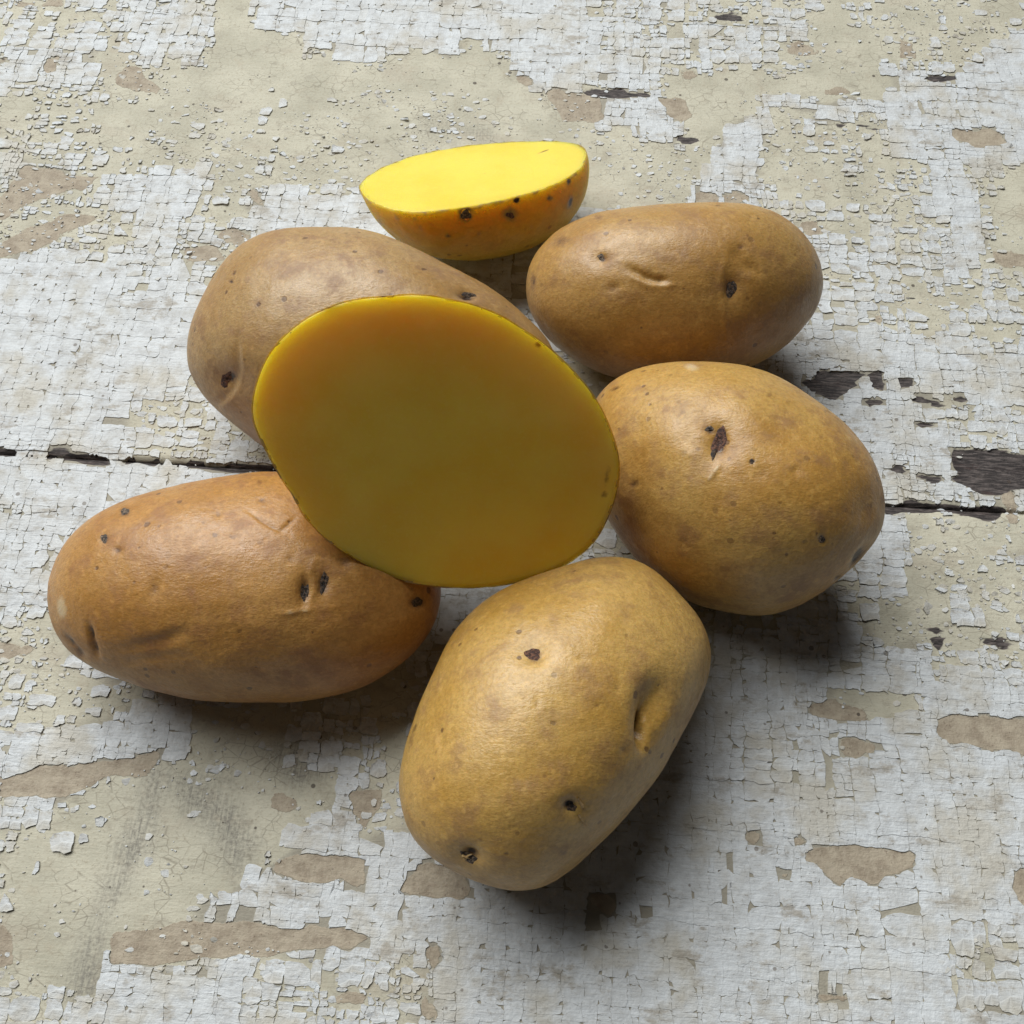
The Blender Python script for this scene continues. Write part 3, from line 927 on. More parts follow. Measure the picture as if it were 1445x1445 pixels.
# some neighbours never cracked apart: merge pairs down a column
J1 = JJ + 1
up = (np.arange(len(cent)) + 1) % len(cent)
mg = (rng.random(len(cent)) < 0.30) & keep & np.roll(keep, -1) & (JJ + 1 < nR) & (JJ % 2 == 0) & (JJ + 1 != JR) & ((cols[II + 1] - cols[II]) < 0.0062)
J1 = np.where(mg, JJ + 2, J1)
keep[up[mg]] = False
sel = np.where(keep)[0]
II, J0, J1, c_cov, clus, keepv = II[sel], JJ[sel], J1[sel], c_cov[sel], clus[sel], keepv[sel]
cent = cent[sel]
cpx = to_px(np.concatenate([uv_to_xy(cent), np.zeros((len(cent), 1))], 1))
inframe = (cpx > -60).all(1) & (cpx < 1505).all(1)


def outline_cells(I, A, B, ks):
    """boundary points (cells, 4*ks, 2) along the crack lines"""
    M = len(I)
    vA, vB = YL(A, cols[I], I), YL(A, cols[I + 1], I)
    vC, vD = YL(B, cols[I + 1], I), YL(B, cols[I], I)
    t = np.arange(ks) / ks
    rep = lambda a: np.repeat(a, ks)
    lerp = lambda a, b: (a[:, None] * (1 - t) + b[:, None] * t).ravel()
    ub = lerp(XL(I, vA), XL(I + 1, vB))
    P1 = np.stack([ub, YL(rep(A), ub, rep(I))], 1)
    vr = lerp(vB, vC)
    P2 = np.stack([XL(rep(I + 1), vr), vr], 1)
    ut = lerp(XL(I + 1, vC), XL(I, vD))
    P3 = np.stack([ut, YL(rep(B), ut, rep(I))], 1)
    vl = lerp(vD, vA)
    P4 = np.stack([XL(rep(I), vl), vl], 1)
    return np.concatenate([p.reshape(M, ks, 2) for p in (P1, P2, P3, P4)], 1)


def flat(fn, P):
    return fn(P.reshape(-1, 2)).reshape(P.shape[:2])


def build_flakes(idx, ks):
    P = outline_cells(II[idx], J0[idx], J1[idx], ks)
    if ks == 6:
        # finer breaking along the outlines of the bare patches and in the loosest areas
        q = cent[idx]
        fb_, fd_ = sample(FB, q), sample(FD, q)
        lo_ = np.clip((0.85 - c_cov[idx]) / 0.5, 0, 1)
        quarter = (np.abs(fb_) < 18) | (np.abs(fd_) < 14) | (rng.random(len(idx)) < 0.62 * lo_)
        P0, Pq = P[~quarter], P[quarter]
        mid_ = Pq[:, [0, 6, 12, 18]].mean(1) + rng.normal(0, 0.00035, (len(Pq), 2))
        t9 = (np.arange(9) / 9)[None, :, None]
        subs = []
        for q_ in range(4):
            a = [(q_ * 6 + k_) % 24 for k_ in range(3)]
            sm, pm_ = Pq[:, (q_ * 6 + 3) % 24][:, None], Pq[:, (q_ * 6 - 3) % 24][:, None]
            b = [(q_ * 6 - 3 + k_) % 24 for k_ in range(3)]
            mm = mid_[:, None]
            subs.append(np.concatenate([Pq[:, a], sm * (1 - t9) + mm * t9, mm * (1 - t9) + pm_ * t9, Pq[:, b]], 1))
        P = np.concatenate([P0] + subs)
        qi = idx[quarter]
        drop = [np.ones(len(P0), bool)] + [rng.random(len(qi)) > 0.45 * np.clip((0.85 - c_cov[qi]) / 0.5, 0, 1) for _ in range(4)]
        idx = np.concatenate([idx[~quarter]] + [qi] * 4)
        drop = np.concatenate(drop)
        P, idx = P[drop], idx[drop]
    cv, cl, kv = c_cov[idx], clus[idx], keepv[idx]
    loose = np.clip((0.90 - cv - 0.10 * cl) / 0.50, 0, 1)
    # in loose areas cells break once more along a random chord and one half is lost or smaller
    n = 4 * ks
    M = len(idx)
    br = rng.random(M) < 0.45 * loose
    a0 = rng.integers(0, n, M)
    keepfrac = rng.integers(n // 2, n - 2, M)
    pos = (np.arange(n)[None] - a0[:, None]) % n
    cut = br[:, None] & (pos > keepfrac[:, None])
    pa = np.take_along_axis(P, np.repeat(a0[:, None, None], 2, 2), 1)
    pb = np.take_along_axis(P, np.repeat(((a0 + keepfrac) % n)[:, None, None], 2, 2), 1)
    tt = ((pos - keepfrac[:, None]) / (n - keepfrac[:, None]))[:, :, None]
    P = np.where(cut[:, :, None], pb * (1 - tt) + pa * tt, P)
    c = P.mean(1, keepdims=True)
    rel = P - c
    rad = np.linalg.norm(rel, axis=2) + 1e-9
    rm = rad.mean(1, keepdims=True)
    L = loose[:, None]
    # opening of the cracks varies along them; closed over most of the sound paint
    op = flat(lambda q: np.clip(0.55 * vnoise(q, 170, 71) + 0.6 * vnoise(q, 520, 72) - 0.12, 0, 1), P)
    gap = 0.000018 + 0.00008 * op * (0.4 + 0.6 * np.clip(clus[idx][:, None] + 0.7, 0, 1)) + L * (0.00008 + 0.00050 * op + 0.00016 * rng.random((M, 1)))
    rel = rel * (1 + L * rng.uniform(0.3, 0.95, (M, 1)) * (np.clip(rm * 1.02 / rad, 0.5, 1.15) - 1))[:, :, None]
    ang = np.arctan2(rel[:, :, 1], rel[:, :, 0])
    wob_ = (0.00026 * L + 0.00001) * (rng.uniform(-1, 1, (M, n)) + 0.8 * np.sin(3 * ang + rng.uniform(0, 6.3, (M, 1))) + 0.6 * np.sin(5 * ang + rng.uniform(0, 6.3, (M, 1))))
    rel = rel * np.clip(1 + (wob_ - gap) / rm, 0.25, 1.25)[:, :, None]
    sc = np.where(loose > 0.6, rng.uniform(0.45, 1.0, M), 1.0)
    rel = rel * sc[:, None, None]
    # chipped corners
    for q_ in range(4):
        ch = rng.random(M) < 0.24 - 0.08 * loose
        f = np.where(ch, np.where(loose > 0.3, rng.uniform(0.55, 0.9, M), rng.uniform(0.72, 0.97, M)), 1)
        rel[:, q_ * ks] *= f[:, None]
        f2 = np.where(ch & (rng.random(M) < 0.25), 0.35 + 0.65 * f, 1)
        rel[:, (q_ * ks + 1) % n] *= f2[:, None]
        rel[:, (q_ * ks - 1) % n] *= f2[:, None]
    P = c + rel
    Pold = P.copy()
    ok = np.ones(M, bool)
    for F, gx, gy, lim in ((FB, GBX, GBY, 6.0), (FD, GDX, GDY, 1.2)):
        ok &= sample(F, P.mean(1)) < lim
        for it in range(3):
            f = flat(lambda q: sample(F, q), P)
            g = np.stack([flat(lambda q: sample(gx, q), P), flat(lambda q: sample(gy, q), P)], 2)
            mv = -np.clip(f + 0.5, 0, 12) / ((g * g).sum(2) + 4e4)
            P = P + g * mv[:, :, None]
    ok &= np.linalg.norm(P - Pold, axis=2).max(1) < 0.0046
    x, y = P[:, :, 0], P[:, :, 1]
    area = 0.5 * (x * np.roll(y, -1, 1) - np.roll(x, -1, 1) * y).sum(1)
    per = np.linalg.norm(P - np.roll(P, 1, 1), axis=2).sum(1)
    ok &= (area > 0.10e-6) & (area / per ** 2 > np.where(loose > 0.3, 0.040, 0.015))
    c = P.mean(1, keepdims=True)
    rel = P - c
    z0 = flat(base_height, P)
    zb = np.maximum(base_height(c[:, 0]), z0.mean(1) - 0.0001)
    th_ = rng.uniform(0.00022, 0.00027, M) + 0.00020 * loose * rng.random(M)
    lift = (L * rng.uniform(0, 1, (M, 1)) ** 2 * 0.00055) * np.clip(0.5 + 0.6 * np.sin(ang + rng.uniform(0, 6.3, (M, 1))) + 0.25 * rng.uniform(-1, 1, (M, n)), 0, 1.3)
    lift = lift + 0.00022 * op * (0.25 + 0.75 * L)
    tilt = rng.normal(0, 1, (M, 2)) * (0.004 + 0.045 * loose)[:, None]
    tz = (rel * tilt[:, None, :]).sum(2)
    top = np.maximum(zb[:, None] + th_[:, None] + lift + tz, z0 + 0.00010)
    zi = zb[:, None] + th_[:, None] + lift * 0.2 + 0.78 * tz
    bot = np.minimum(z0, zb[:, None]) - 0.00012 + np.clip(lift - 0.0001, 0, 1) * 0.7
    V = np.concatenate([np.concatenate([c + rel * 0.97, bot[:, :, None]], 2), np.concatenate([P, top[:, :, None]], 2),
                        np.concatenate([c + rel * 0.78, zi[:, :, None]], 2), np.concatenate([c, (zb + th_)[:, None, None]], 2)], 1)
    kk = np.arange(n)
    k1 = (kk + 1) % n
    quads = np.concatenate([np.stack([kk, k1, n + k1, n + kk], 1), np.stack([n + kk, n + k1, 2 * n + k1, 2 * n + kk], 1)])
    tris = np.stack([2 * n + kk, 2 * n + k1, np.full(n, 3 * n)], 1)
    tone = np.clip(rng.normal(0.22, 0.24, M), 0, 1) * (0.15 + 0.85 * loose) + 0.3 * np.clip(0.62 - kv, 0, 1)
    dist = np.linalg.norm(np.concatenate([uv_to_xy(c[:, 0]), np.zeros((M, 1))], 1) - CAM, axis=1)
    apx = area * (FPX / dist) ** 2
    cxy = np.concatenate([uv_to_xy(c[:, 0]), np.zeros((M, 1))], 1)
    return V[ok], quads, tris, np.clip(tone, 0, 1)[ok], loose[ok], apx[ok], to_px(cxy)[ok]


parts = []
fi = np.where(inframe)[0]
Va, Qa, Ta, tone_a, loose_a, apx_a, cp_a = build_flakes(fi, 6)
hid = np.zeros(len(Va), bool)
for poly in list(OUT.values()) + [FACE_MID, FACE_TOP]:
    hid |= inside(cp_a, poly)
vis = (cp_a > 4).all(1) & (cp_a < 1441).all(1) & ~hid & (loose_a > 0.35)
order = np.argsort(-np.where(vis, apx_a, 0))[:300]
order = order[vis[order]]
single = np.zeros(len(Va), bool)
single[order] = True
for i in order:
    c = Va[i][-1].copy()
    link("paint_flake", make_mesh("paint_flake", Va[i] - c, Qa, Ta, False, attrs={"tone": np.full(len(Va[i]), tone_a[i])}, mats=[PAINT]), c, table)


def join(V, Q, T, tone, off):
    M, n3 = V.shape[:2]
    o = off + np.arange(M)[:, None, None] * n3
    return V.reshape(-1, 3), (Q[None] + o).reshape(-1, 4), (T[None] + o).reshape(-1, 3), np.repeat(tone, n3)


Vm, Qm, Tm, Am = join(Va[~single], Qa, Ta, tone_a[~single], 0)
Vb, Qb, Tb, tone_b, _, _, _ = build_flakes(np.where(~inframe)[0], 2)
Vn, Qn, Tn, An = join(Vb, Qb, Tb, tone_b, len(Vm))
print("flakes", len(Va), len(Vb), "single", len(order))
# crumbs and flecks of paint lying loose on the undercoat
NFK = 26000
fu = np.stack([rng.uniform(-0.24, 0.24, NFK), rng.uniform(-0.165, 0.28, NFK)], 1)
fcov = sample(cov, fu)
fk = (0.55 * fbm(fu, (30, 48), 91, 3, 0.65) + 0.25 * rng.uniform(-1, 1, NFK) + np.clip(fcov, 0, 0.6) * 0.9 > 0.26) & (fcov < 0.80) & ((sample(FD, fu) < 0) | (rng.random(NFK) < 0.35))
fu = fu[fk]
MF = len(fu)
nf = 7
fa = np.arange(nf) * 2 * math.pi / nf + rng.uniform(0, 6.3, (MF, 1))
fr = 0.00016 + 0.0011 * rng.random((MF, 1)) ** 3.2
fr = fr * rng.uniform(0.6, 1.3, (MF, nf))
frel = np.stack([np.cos(fa) * fr * rng.uniform(0.8, 1.9, (MF, 1)), np.sin(fa) * fr], 2)
fP = fu[:, None] + frel
fz = base_height(fu)[:, None]
ft = fz + rng.uniform(0.00012, 0.00032, (MF, 1)) + (frel * rng.normal(0, 0.12, (MF, 1, 2))).sum(2)
fV = np.concatenate([np.concatenate([fP, np.repeat(fz - 0.0001, nf, 1)[:, :, None]], 2), np.concatenate([fu[:, None] + frel * 0.9, ft[:, :, None]], 2),
                     np.concatenate([fu[:, None], (ft.mean(1) + 0.00004)[:, None, None]], 2)], 1)
k_ = np.arange(nf)
fQ = np.stack([k_, (k_ + 1) % nf, nf + (k_ + 1) % nf, nf + k_], 1)
fT = np.stack([nf + k_, nf + (k_ + 1) % nf, np.full(nf, 2 * nf)], 1)
Vf, Qf, Tf, Af = join(fV, fQ, fT, np.clip(rng.normal(0.3, 0.3, MF), 0, 1), 0)
fl = link("paint_crumbs", make_mesh("paint_crumbs", Vf, Qf, Tf, False, attrs={"tone": Af}, mats=[PAINT]), parent=table)
fl["kind"] = "stuff"
print("crumbs", MF)
pl = link("paint_layer", make_mesh("paint_layer", np.concatenate([Vm, Vn]), np.concatenate([Qm, Qn]), np.concatenate([Tm, Tn]), False,
                                   attrs={"tone": np.concatenate([Am, An])}, mats=[PAINT]), parent=table)
pl["kind"] = "stuff"

# ------------------------------------------------------------------ whole potatoes
potato("back_left", "dull buff potato behind the big cut face, half hidden by it", SK_BL, 12, 0.88, (2.1, 2.0),
       [(319, 536, 30, 26, 0, -1.6, 0, 0), (319, 535, 9, 11, 20, -0.8, 0.9, 0)] +
       line_feats([(342, 476), (341, 522), (331, 557), (310, 577)], 5, 0.28, 0, 0.3) +
       line_feats([(336, 476), (334, 522), (324, 553), (306, 572)], 6, -0.5, 0, 0) +
       [(660, 416, 13, 6, 10, -1.2, 0.95, 0), (650, 412, 22, 14, 15, -0.6, 0.25, 0), (330, 385, 3, 5, 20, -0.2, 0.8, 0), (326, 397, 3.5, 3, 0, -0.3, 1, 0),
        (287, 478, 5, 6, 0, 0, 0.5, 0), (575, 396, 8, 7, 0, 0, 0.35, 0), (306, 395, 8, 16, 30, -0.4, 0.2, 0), (490, 385, 7, 5, 0, -0.1, 0.35, 0), (440, 330, 6, 5, 0, 0, 0.3, 0), (362, 493, 6, 6, 0, -0.1, 0.3, 0)],
       [(319, 536, 7, 9, 20, EYE_RED), (661, 416, 9, 3.6, 12, EYE_DARK)], 11)
potato("back_right", "tan potato at upper right with a curved dent and a black eye", SK_BR, -1, 0.95, (2.1, 2.0),
       [(848, 364, 16, 12, 0, -0.8, 0, 0), (849, 364, 6, 5, 30, -0.5, 0.9, 0)] +
       line_feats([(888, 378), (906, 389), (922, 395), (940, 396)], 6, -1.0, 0.22, 0) + line_feats([(888, 388), (906, 398), (924, 403), (950, 402)], 4, 0.3, 0, 0.5) +
       [(866, 406, 10, 7, -20, -0.5, 0.45, 0), (1032, 408, 26, 30, 0, -1.3, 0, 0), (1032, 408, 8, 15, 5, -0.7, 1.0, 0), (1045, 348, 5, 4, 0, -0.2, 0.7, 0), (1055, 332, 3, 3, 0, 0, 0.6, 0)] +
       line_feats([(1026, 358), (1018, 394), (1022, 426), (1024, 465)], 5, 0.3, 0, 0.18) + line_feats([(1036, 352), (1050, 372), (1070, 384)], 9, -0.7, 0.1, 0) +
       [(791, 340, 16, 9, -20, -0.4, 0.6, 0), (845, 306, 9, 6, 0, -0.3, 0.5, 0), (752, 397, 5, 14, 0, -0.2, 0.7, 0), (987, 411, 8, 5, 0, 0, 0.35, 0), (1085, 462, 8, 5, 0, 0, 0.3, 0),
        (935, 484, 7, 6, 0, 0, 0.4, 0), (975, 476, 4, 5, 0, 0, 0.35, 0), (861, 476, 5, 5, 0, 0, 0.4, 0), (1022, 338, 6, 5, 0, 0, 0.35, 0), (1100, 315, 10, 6, 0, 0, 0.3, 0), (1060, 305, 6, 4, 0, -0.2, 0.35, 0)],
       [(848, 363, 5, 4, 30, EYE_GREY), (1032, 408, 6, 12, 5, EYE_DARK)], 23)
potato("right", "golden potato at right with a deep reddish brown eye", SK_R, 33, 0.90, (2.15, 2.05),
       [(1015, 622, 30, 36, 0, -1.8, 0, 0), (1015, 622, 11, 22, 8, -1.2, 1.0, 0), (1001, 604, 7, 6, 0, -0.4, 0.8, 0), (1035, 632, 9, 8, -30, -0.2, 0.35, 0.1)] +
       line_feats([(1015, 655), (1007, 667), (998, 678)], 4, 0.35, 0, 0.7) +
       [(1061, 651, 4.5, 4, 0, -0.3, 0.95, 0), (1075, 668, 14, 12, 40, -0.3, 0.35, 0), (1160, 761, 6, 6, 30, -0.5, 0.8, 0), (1124, 664, 8, 7, 0, -0.5, 0.35, 0.1), (893, 683, 8, 6, -30, -0.2, 0.7, 0),
        (965, 761, 9, 9, 0, 0, 0.45, 0), (976, 519, 15, 7, 8, 0.3, 0.1, 0.7), (867, 548, 8, 3, -25, -0.3, 0.75, 0), (1110, 612, 60, 36, 15, -1.0, 0, 0), (1222, 716, 24, 26, 0, -0.8, 0.12, 0),
        (1212, 787, 6, 20, 32, -1.2, 1.0, 0), (1184, 818, 7, 5, -30, -0.8, 1.0, 0), (904, 602, 12, 14, 0, -0.3, 0.3, 0), (980, 577, 9, 5, 10, 0.2, 0.2, 0.25), (1087, 556, 5, 4, 0, 0, 0.55, 0), (1113, 566, 5, 3, 0, 0, 0.4, 0),  # hollows at the lower right edge painted black as contact shade
        (1063, 595, 4, 4, 0, 0, 0.4, 0), (1160, 615, 6, 6, 0, 0, 0.4, 0), (905, 660, 40, 50, 20, -0.8, 0, 0), (1037, 800, 6, 6, 0, 0, 0.35, 0), (910, 750, 7, 5, 0, 0, 0.35, 0), (1165, 580, 4, 6, 20, 0, 0.4, 0), (975, 640, 18, 10, 10, 0.3, 0, 0.15)],
       [(1015, 622, 8, 18, 8, EYE_RED), (1001, 605, 5, 4, 0, EYE_GREY), (1007, 640, 4, 7, 0, EYE_DARK), (1061, 651, 3.5, 3, 0, EYE_DARK), (1160, 761, 4.5, 4, 30, EYE_GREY)], 37)
front, front_bvh, front_loc = potato("front", "straw yellow potato nearest the front edge with a deep hollow on its right side", SK_F, 118, 0.93, (2.25, 2.1),
       [(750, 917, 27, 25, 0, -1.3, 0, 0), (753, 924, 13, 10, 30, -0.3, 0.75, 0)] +
       [(918, 1005, 20, 42, 12, -2.2, 0, 0), (910, 1030, 7, 22, 6, -4.6, 0.75, 0, 2.4), (930, 985, 26, 34, 20, -1.6, 0, 0)] +  # narrow hollow also darkened in colour, painting in its shade
       [(807, 1138, 20, 18, 0, -1.1, 0, 0), (806, 1138, 9, 8, 0, -0.8, 0.95, 0), (660, 1209, 24, 18, 15, -1.5, 0, 0), (662, 1210, 11, 8, 20, -0.8, 0.9, 0)] +
       [(843, 995, 5, 4, 0, -0.2, 0.6, 0), (840, 1054, 4, 4, 0, 0, 0.45, 0), (768, 1094, 5, 5, 0, 0, 0.5, 0), (796, 1206, 8, 5, -20, 0, 0.5, 0), (871, 971, 5, 6, 30, -0.2, 0.5, 0), (677, 1185, 5, 4, 0, 0, 0.5, 0),
        (882, 1060, 6, 6, 0, -0.2, 0.4, 0), (621, 1040, 5, 22, -12, -0.4, 0.18, 0.15), (758, 992, 5, 10, 0, -0.2, 0.3, 0.2), (800, 869, 5, 4, 0, 0, 0.4, 0), (782, 870, 4, 4, 0, 0, 0.35, 0), (738, 880, 4, 3, 0, 0, 0.4, 0), (820, 929, 8, 4, 0, -0.2, 0.25, 0.3),
        (883, 1148, 4, 4, 0, 0, 0.5, 0), (580, 1045, 6, 16, 15, 0, 0.45, 0), (790, 1205, 40, 30, 0, -0.6, 0.0, 0), (755, 1130, 60, 26, -15, 0.5, 0, 0)],
       [(752, 923, 10, 8, 35, EYE_RED), (806, 1138, 7, 6, 0, EYE_DARK), (662, 1210, 10, 6, 22, EYE_GREY)], 53)
potato("left", "orange brown potato at left with scratches and two dark slits", SK_L, 8, 0.82, (2.1, 2.0),
       [(176, 722, 8, 7, 0, -0.4, 0.85, 0), (147, 760, 8, 8, 0, -0.3, 0.7, 0), (166, 776, 6, 5, 0, -0.4, 0.75, 0), (87, 858, 9, 20, -5, 0.1, 0.0, 0.8)] +
       line_feats([(126, 884), (130, 905), (137, 924)], 4, -1.0, 0.85, 0) + line_feats([(91, 897), (104, 913), (118, 928)], 5, -0.8, 0.75, 0) +
       [(430, 833, 8, 20, 5, -1.2, 0.8, 0), (457, 824, 8, 17, 5, -1.0, 0.95, 0), (444, 838, 40, 34, 0, -1.0, 0, 0)] +
       line_feats([(446, 786), (438, 806), (443, 830), (437, 852)], 4, 0.3, 0.1, 0.2) + line_feats([(398, 866), (420, 863), (440, 860)], 4, 0.35, 0, 0.6) + line_feats([(455, 860), (480, 856)], 4, 0.2, 0, 0.3) +
       [(486, 793, 12, 8, 20, -0.5, 0.6, 0.2), (589, 850, 12, 10, 0, -0.6, 0.9, 0), (330, 757, 9, 6, 0, -0.2, 0.5, 0), (370, 706, 7, 5, 0, -0.2, 0.6, 0), (308, 726, 5, 5, 0, -0.2, 0.6, 0), (287, 738, 4, 4, 0, 0, 0.5, 0),
        (367, 681, 6, 5, 0, 0, 0.5, 0), (218, 830, 9, 16, 25, -0.5, 0.45, 0), (410, 788, 7, 5, -25, -0.2, 0.45, 0), (256, 805, 8, 5, 0, 0, 0.35, 0), (392, 957, 6, 5, 0, 0, 0.5, 0), (362, 929, 4, 4, 0, 0, 0.45, 0), (127, 800, 4, 4, 0, 0, 0.45, 0), (200, 800, 70, 12, 0, 0, 0, 0)] +
       line_feats([(352, 722), (375, 739), (396, 749)], 3, -0.4, 0.4, 0) + line_feats([(396, 749), (417, 731)], 3, -0.35, 0.45, 0) + line_feats([(180, 915), (230, 905), (260, 890)], 10, -0.6, 0.12, 0) + line_feats([(170, 935), (240, 925)], 9, -0.4, 0.1, 0),
       [(176, 722, 5, 5, 0, EYE_GREY), (147, 760, 5, 5, 0, EYE_GREY), (457, 822, 5, 13, 5, EYE_DARK), (430, 836, 5, 12, 5, EYE_DARK), (589, 850, 7, 6, 0, EYE_DARK)], 71)

# straw-like rootlets caught in the eyes of the front potato
STRAW = eye_material("dry_rootlet", (0.42, 0.26, 0.10), (0.62, 0.44, 0.20))


def rootlet(pts, r, bvh, loc, parent, lift):
    P = []
    for k_, q in enumerate(pts):
        d = rays([q])[0]
        d /= np.linalg.norm(d)
        h = bvh.ray_cast(Vector(CAM), Vector(d))
        P.append(np.array(h[0]) + np.array(h[1]) * lift[k_] * 1e-3)
    P = np.array(P)
    V, quads = [], []
    for k_, p in enumerate(P):
        t = P[min(k_ + 1, len(P) - 1)] - P[max(k_ - 1, 0)]
        t /= np.linalg.norm(t)
        a = np.cross(t, [0.3, 0.2, 1.0])
        a /= np.linalg.norm(a)
        b = np.cross(t, a)
        rr = r * (1 - 0.75 * k_ / (len(P) - 1)) * 1e-3
        for j in range(6):
            V.append(p + rr * (a * math.cos(j * math.pi / 3) + b * 0.5 * math.sin(j * math.pi / 3)))
    for k_ in range(len(P) - 1):
        for j in range(6):
            quads.append((k_ * 6 + j, k_ * 6 + (j + 1) % 6, (k_ + 1) * 6 + (j + 1) % 6, (k_ + 1) * 6 + j))
    return link("rootlet", make_mesh("rootlet", np.array(V) - loc, quads, mats=[STRAW]), parent=parent)


rootlet([(822, 1137), (819, 1132), (816, 1128), (814, 1122)], 0.75, front_bvh, front_loc, front, (0.2, 0.5, 0.5, 0.9))
rootlet([(816, 1149), (820, 1156), (824, 1161), (829, 1167)], 0.40, front_bvh, front_loc, front, (0.0, 0.2, 0.2, 0.3))
rootlet([(652, 1205), (658, 1207), (664, 1210)], 0.45, front_bvh, front_loc, front, (0.4, 0.7, 0.5))
rootlet([(656, 1212), (662, 1205), (668, 1204)], 0.40, front_bvh, front_loc, front, (0.4, 0.8, 0.5))


# ------------------------------------------------------------------ cut halves
def half(label, face_px, height, nrm, depth, shear, prof, skin_mat, flesh_mat, face_feats, skin_feats, eyes, seed, wave=0.25):
    out = np.asarray(face_px)
    c = centroid(out)
    C0 = on_table([c], height)[0]
    n = np.array(nrm, float)
    n /= np.linalg.norm(n)
    P3 = on_plane(out, C0, n)
    e1 = np.array([1.0, 0, 0]) - n * n[0]
    e1 /= np.linalg.norm(e1)
    e2 = np.cross(n, e1)
    T, R = radial(np.stack([(P3 - C0) @ e1, (P3 - C0) @ e2], 1), K=34)
    _, Rs = radial(np.stack([(P3 - C0) @ e1, (P3 - C0) @ e2], 1), K=9)
    E = ellipse_of(T, Rs)
    NT_, NF, ND = 320, 46, 70
    th = np.linspace(-math.pi, math.pi, NT_, endpoint=False)
    Rt = np.interp(th, T, R, period=2 * math.pi)
    Rsm = np.interp(th, T, Rs, period=2 * math.pi)
    Eth = E(th)
    ax = -n * depth + e1 * shear[0] + e2 * shear[1]

    def ring(rho_, dz, grow=0.0):
        rr = (Eth + (Rsm - Eth) * min(1, rho_) ** 2 + (Rt - Rsm) * min(1, rho_) ** 14) * rho_ + grow
        return C0 + (rr * np.cos(th))[:, None] * e1 + (rr * np.sin(th))[:, None] * e2 + ax * dz

    def build(grow, with_face, lip):
        V, rings = [], 0
        if with_face:
            for k_ in range(1, NF):
                rho_ = (k_ / NF) ** 0.8
                V.append(ring(rho_ * 0.994, 0.0))
            rings = NF - 1
        if lip:
            V.append(ring(0.992, 0.004 / 1.0))
            rings += 1
        for k_ in range(ND):
            a = (k_ + 0.0) / ND * math.pi / 2
            s_, c_ = math.sin(a), math.cos(a)
            V.append(ring(c_ ** (2 / prof), s_ ** (2 / prof), grow))
            rings += 1
        V = np.concatenate(V)
        idx = np.arange(rings * NT_).reshape(rings, NT_)
        q = np.stack([idx[:-1], idx[1:], np.roll(idx[1:], -1, 1), np.roll(idx[:-1], -1, 1)], -1).reshape(-1, 4)
        last = C0 + ax * (1 + grow / depth)
        V = np.concatenate([V, last[None]])
        t = np.stack([idx[-1], np.full(NT_, len(V) - 1), np.roll(idx[-1], -1)], 1)
        if with_face:
            V = np.concatenate([V, C0[None]])
            t = np.concatenate([t, np.stack([np.full(NT_, len(V) - 1), idx[0], np.roll(idx[0], -1)], 1)])
        return V, q, t

    V, q, t = build(0.0, True, False)
    nface = (NF - 1) * NT_
    # the knife leaves the face very slightly wavy
    w = wave * 1e-3 * fbm(V, 32, seed, 2)
    fm = np.zeros(len(V))
    fm[:nface] = 1
    fm[-1] = 1
    V = V + n * (w * fm)[:, None]
    N = np.tile(n, (len(V), 1))
    disp, mark, _ = px_features(V, N, face_feats)
    V = V + n * (disp * fm)[:, None]
    loc = np.array([C0[0], C0[1], V[:, 2].min()])
    root = bpy.data.objects.new("halved_potato", None)
    root.location = loc
    COL.objects.link(root)
    root["label"] = label
    root["category"] = "cut potato"
    root["group"] = "halves of the cut potato"
    link("flesh", make_mesh("flesh", V - loc, q, t, attrs={"mark": mark * fm}, mats=[flesh_mat]), parent=root)
    V2, q2, t2 = build(0.00040, False, True)
    N2 = vnormals(V2, q2)
    cen = C0 + ax * 0.3
    if ((V2 - cen) * N2).sum() < 0:
        N2 = -N2
    edge = np.zeros(len(V2))
    edge[:NT_ * 3] = 1
    lumpw = np.clip((np.arange(len(V2)) // NT_) / 6.0, 0, 1)
    V2 = V2 + N2 * (0.00022 * fbm(V2, 160, seed + 3, 3) * np.where(edge > 0, 0.6, 1.0) * (0.3 + 0.7 * lumpw))[:, None]
    V2 = V2 + n * (edge * 0.00022 * fbm(V2, 420, seed + 9, 3))[:, None]
    disp, mk, pl_ = px_features(V2, N2, skin_feats)
    V2 = V2 + N2 * disp[:, None]
    link("skin", make_mesh("skin", V2 - loc, q2, t2, attrs={"mark": np.maximum(mk, edge * np.clip(0.22 + 0.5 * vnoise(V2, 260, 8) + 0.3 * vnoise(V2, 900, 9), 0, 0.46)), "pale": np.maximum(pl_, 0.55 * edge * (vnoise(V2, 300, 5) > -0.3)), "rim": np.exp(-((np.arange(len(V2)) // NT_) / 14.0) ** 2)}, mats=[skin_mat]), parent=root)
    Vp = [tuple(v) for v in np.concatenate([V, V2])]
    polys = [tuple(int(i) for i in f) for f in q] + [tuple(int(i) for i in f) for f in t] + [tuple(int(i) + len(V) for i in f) for f in q2]
    bvh = BVHTree.FromPolygons(Vp, polys)
    for i, (x, y, rx, ry, an, em) in enumerate(eyes):
        eye_piece(bvh, (x, y), rx, ry, an, em, root, loc, seed=seed * 10 + i, lift=0.06, rough=0.2)
    print(label[:20], "z range", V[:, 2].min(), V[:, 2].max(), "low px", to_px(V2)[:, 1].max())
    BODIES.append((label[:12], bvh, V))
    return V, V2


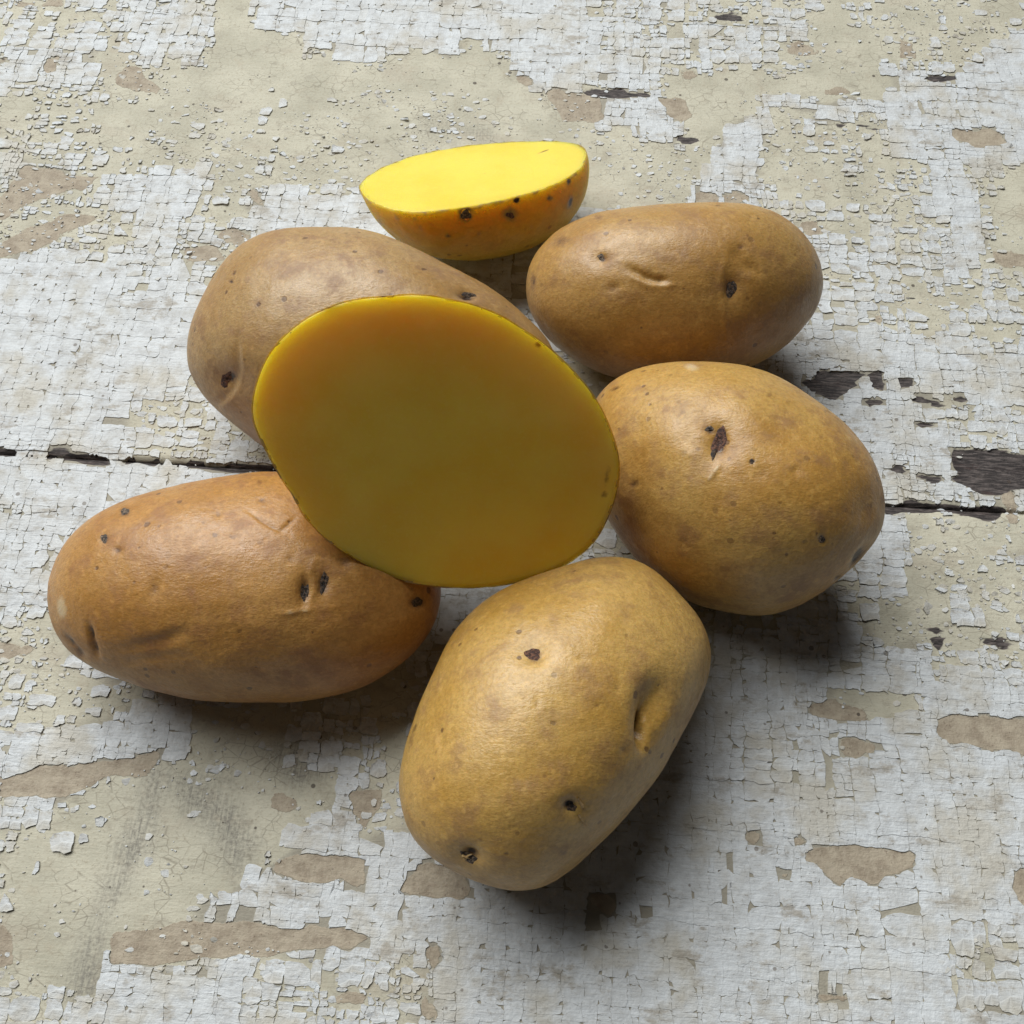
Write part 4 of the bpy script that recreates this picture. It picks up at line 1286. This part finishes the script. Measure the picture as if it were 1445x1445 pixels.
SK_H = skin_material("skin_thin_yellow", (0.68, 0.52, 0.085), (0.62, 0.45, 0.06), (0.44, 0.29, 0.055), 6, thin=0.42)
FLESH = flesh_material("yellow_flesh", 0.0105)
el = math.radians(32)
half("big cut potato half leaning on the pile, its shaded yellow face toward the front", FACE_MID, 0.078,
     (0.16, -math.cos(el), math.sin(el)), 0.034, (0.0, -0.013), 2.15, SK_H, FLESH,
     [(760, 487, 6, 5, 20, -0.3, 0.85, 0), (837, 554, 6, 5, 45, -0.3, 0.8, 0), (857, 672, 5, 18, 8, -0.15, 0.55, 0), (853, 698, 6, 5, -30, -0.2, 0.75, 0), (541, 420, 7, 5, 0, -0.4, 0.55, 0),
      (419, 704, 5, 5, 40, -0.4, 0.7, 0), (376, 512, 3, 3, 0, 0, 0.7, 0), (397, 470, 4, 8, 40, 0, 0.4, 0), (731, 461, 4, 3, 0, 0, 0.6, 0), (560, 425, 14, 5, 0, -0.4, 0, 0)],
     [(541, 418, 6, 6, 0, 0, 0.7, 0)], [], 83)
tl = math.radians(66)
half("small cut potato half at the back, its bright yellow face turned up", FACE_TOP, 0.0308,
     (-0.06, math.cos(tl), math.sin(tl)), 0.0285, (0.006, 0.0), 2.2, SK_H, FLESH,
     [(759, 216, 3, 1.5, -20, -0.1, 0.4, 0), (768, 213, 10, 1.2, -20, -0.15, 0.75, 0), (685, 245, 1.5, 1.5, 0, 0, 0.7, 0), (519, 277, 4, 2.5, 20, 0, 0.5, 0)],
     [(657, 302, 12, 13, 0, -0.5, 0.85, 0), (720, 303, 14, 12, 0, -0.3, 0.75, 0), (700, 312, 20, 6, -10, 0, 0.3, 0), (676, 330, 4, 4, 0, 0, 0.6, 0), (750, 320, 5, 4, 0, 0, 0.5, 0), (610, 318, 5, 4, 0, 0, 0.55, 0), (560, 308, 4, 8, -35, 0, 0.5, 0), (729, 283, 5, 4, 0, -0.2, 0.95, 0), (803, 256, 3, 6, 10, -0.2, 0.9, 0), (805, 286, 3.5, 11, 15, -0.2, 0.95, 0), (776, 280, 5, 4, 0, -0.2, 0.85, 0),
      (632, 333, 5, 4, 0, -0.1, 0.7, 0), (625, 326, 3, 3, 0, 0, 0.6, 0), (643, 328, 4, 2, -20, 0, 0.5, 0), (535, 315, 3, 9, -35, -0.1, 0.7, 0), (593, 322, 3, 6, -35, -0.1, 0.6, 0), (545, 285, 10, 5, 30, 0, 0.15, 0.5), (700, 320, 20, 10, 0, 0, 0.2, 0), (585, 310, 6, 4, 0, 0, 0.45, 0), (680, 290, 8, 3, -8, 0, 0.6, 0)],
     [(657, 303, 6, 7, 0, EYE_GREY), (720, 304, 5, 4, 20, EYE_RED), (729, 283, 3.5, 3, 0, EYE_DARK)], 97)

for i in range(len(BODIES)):
    for j in range(i + 1, len(BODIES)):
        ov = BODIES[i][1].overlap(BODIES[j][1])
        if ov:
            print("overlap", BODIES[i][0], BODIES[j][0], len(ov))
